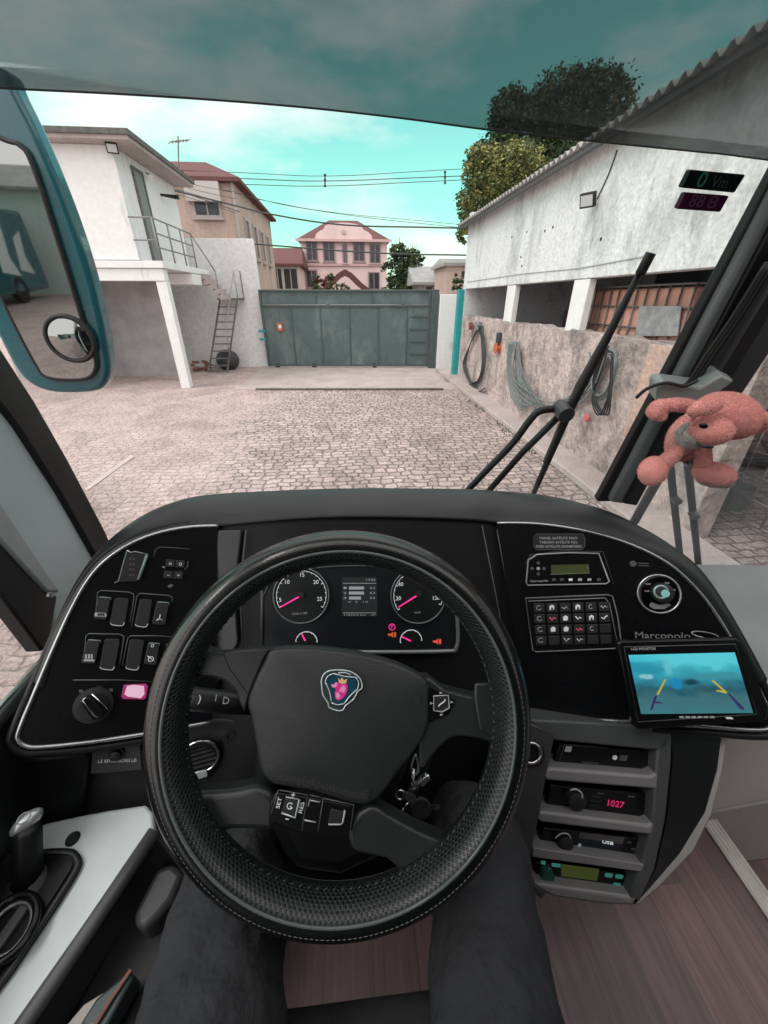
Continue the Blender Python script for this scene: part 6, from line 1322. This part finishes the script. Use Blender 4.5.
# ---- plush toy hanging by the divider
plush = mat('plush_pink', (.86, .40, .36), .95, noise=.22, nscale=30, bump=.3, bscale=1500, bdist=.002)
plw = mat('plush_white', (.62, .58, .56), .95, noise=.15, nscale=30, bump=1, bscale=600, bdist=.003)
for m_ in (plush, plw):
    m_.node_tree.nodes['Principled BSDF'].inputs['Sheen Weight'].default_value = .6
toy = thing('plush_toy', 'salmon pink plush animal with white belly hanging beside the windscreen divider', 'soft toy', PY((698, 430), .62))
TYp = .62
def tp(x, y, d=0): return PY((x, y), TYp-d)
sc_ = (tp(710, 430)-tp(700, 430)).length/10        # metres per pixel here
def fuzz(b_):
    'short pile standing on every face of a plush shape'
    c0 = sum(b_.v, V())/len(b_.v)
    for f in list(b_.f):
        p = [b_.v[i] for i in f]; ar = (p[2]-p[0]).cross(p[-1]-p[1]).length/2; nn_ = (p[2]-p[0]).cross(p[-1]-p[1])
        if nn_.length < 1e-10: continue
        nn_.normalize()
        if nn_.dot(p[0]-c0) < 0: nn_ = -nn_
        for _ in range(min(60, int(ar*1.6e6)+(random.random() < (ar*1.6e6) % 1))):
            u, v = random.random(), random.random(); q = p[0].lerp(p[1], u).lerp(p[-1].lerp(p[2], u), v)
            t = V((random.gauss(0, 1), random.gauss(0, 1), random.gauss(0, 1))).normalized()*.00045
            b_.add([q-t, q+t, q+nn_*random.uniform(.001, .0024)+V((random.gauss(0, .0007), random.gauss(0, .0007), random.gauss(0, .0007)))], [(0, 1, 2)])
    return b_
def blob(name, px, r_, m, d=0, rot=0, par=toy):
    c, s_ = math.cos(R(rot)), math.sin(R(rot)); ax = (rt*c-up*s_, fw, rt*s_+up*c)
    b_ = MB().ball(tp(*px, d), tuple(q*sc_ for q in r_), 44, 30, ax)
    if min(r_) > 3.5: fuzz(b_)
    return b_.build(name, m, par, smooth='all')
bd_ = fuzz(MB().tube(smooth_pts([tp(694, 418), tp(688, 428), tp(684, 440), tp(681, 452), tp(680, 459)], 4, False), [q*sc_ for q in (7, 8.2, 9.5, 10.8, 12, 12.8, 13.4, 13.8, 14, 13.9, 13.5, 12.9, 12, 10.6, 8.8, 6.6, 4)], 18)).build('body', plush, toy, smooth='all')
blob('belly', (690, 436), (12, 9, 11), plw, .025, 20)
hd = blob('head', (727, 416), (26.5, 18, 18), plush, .05, 18)
blob('muzzle', (711, 431), (15.5, 12.5, 11), plush, .075, 10, hd)
blob('muzzle_underside', (700, 433), (8, 10, 10), plw, .066, 60, hd)
blob('ear', (706, 407), (13, 6, 6), plush, .085, -15, hd); blob('ear', (757, 425), (10, 6, 5), plush, .06, 15, hd); blob('ear', (762, 418), (7, 5, 4), plush, .07, 40, hd)
blob('eye', (703.5, 426), (3, 3, 1.8), gloss, .108, 25, hd)
MB().tube([tp(697, 443, .10), tp(704, 446.5, .112), tp(713, 447, .115)], .0022, 6).build('mouth', rubber, hd)
fuzz(MB().tube(smooth_pts([tp(700, 412, .03), tp(688, 406, .045), tp(674, 405, .05), tp(662, 407, .05), tp(655, 410, .05)], 4, False), [5.2*sc_*(.95 if i < 12 else 1.2) for i in range(17)], 14)).build('arm', plush, toy, smooth='all')
blob('hand', (657, 411), (7, 6.5, 6.8), plush, .05, 0); blob('hand', (661, 416), (4, 4, 4), plush, .055)
fuzz(MB().tube(smooth_pts([tp(681, 448, .02), tp(672, 456, .03), tp(663, 464, .03)], 4, False), [6.3*sc_]*9, 14)).build('leg', plush, toy, smooth='all'); blob('foot', (653, 471), (11.5, 10, 13), plush, .035, 20)
fuzz(MB().tube(smooth_pts([tp(700, 440, .02), tp(703, 455, .03), tp(703, 466, .035)], 4, False), [6.3*sc_]*9, 14)).build('leg', plush, toy, smooth='all'); ft = blob('foot', (714, 474), (18.5, 11, 10), plush, .04, 14)
blob('sole', (714, 481.5), (15, 10, 4.5), plw, .04, 14, ft)
MB().tube([tp(690, 420), PY((690, 400), .72)], .003, 6).build('cord', rubber, toy)
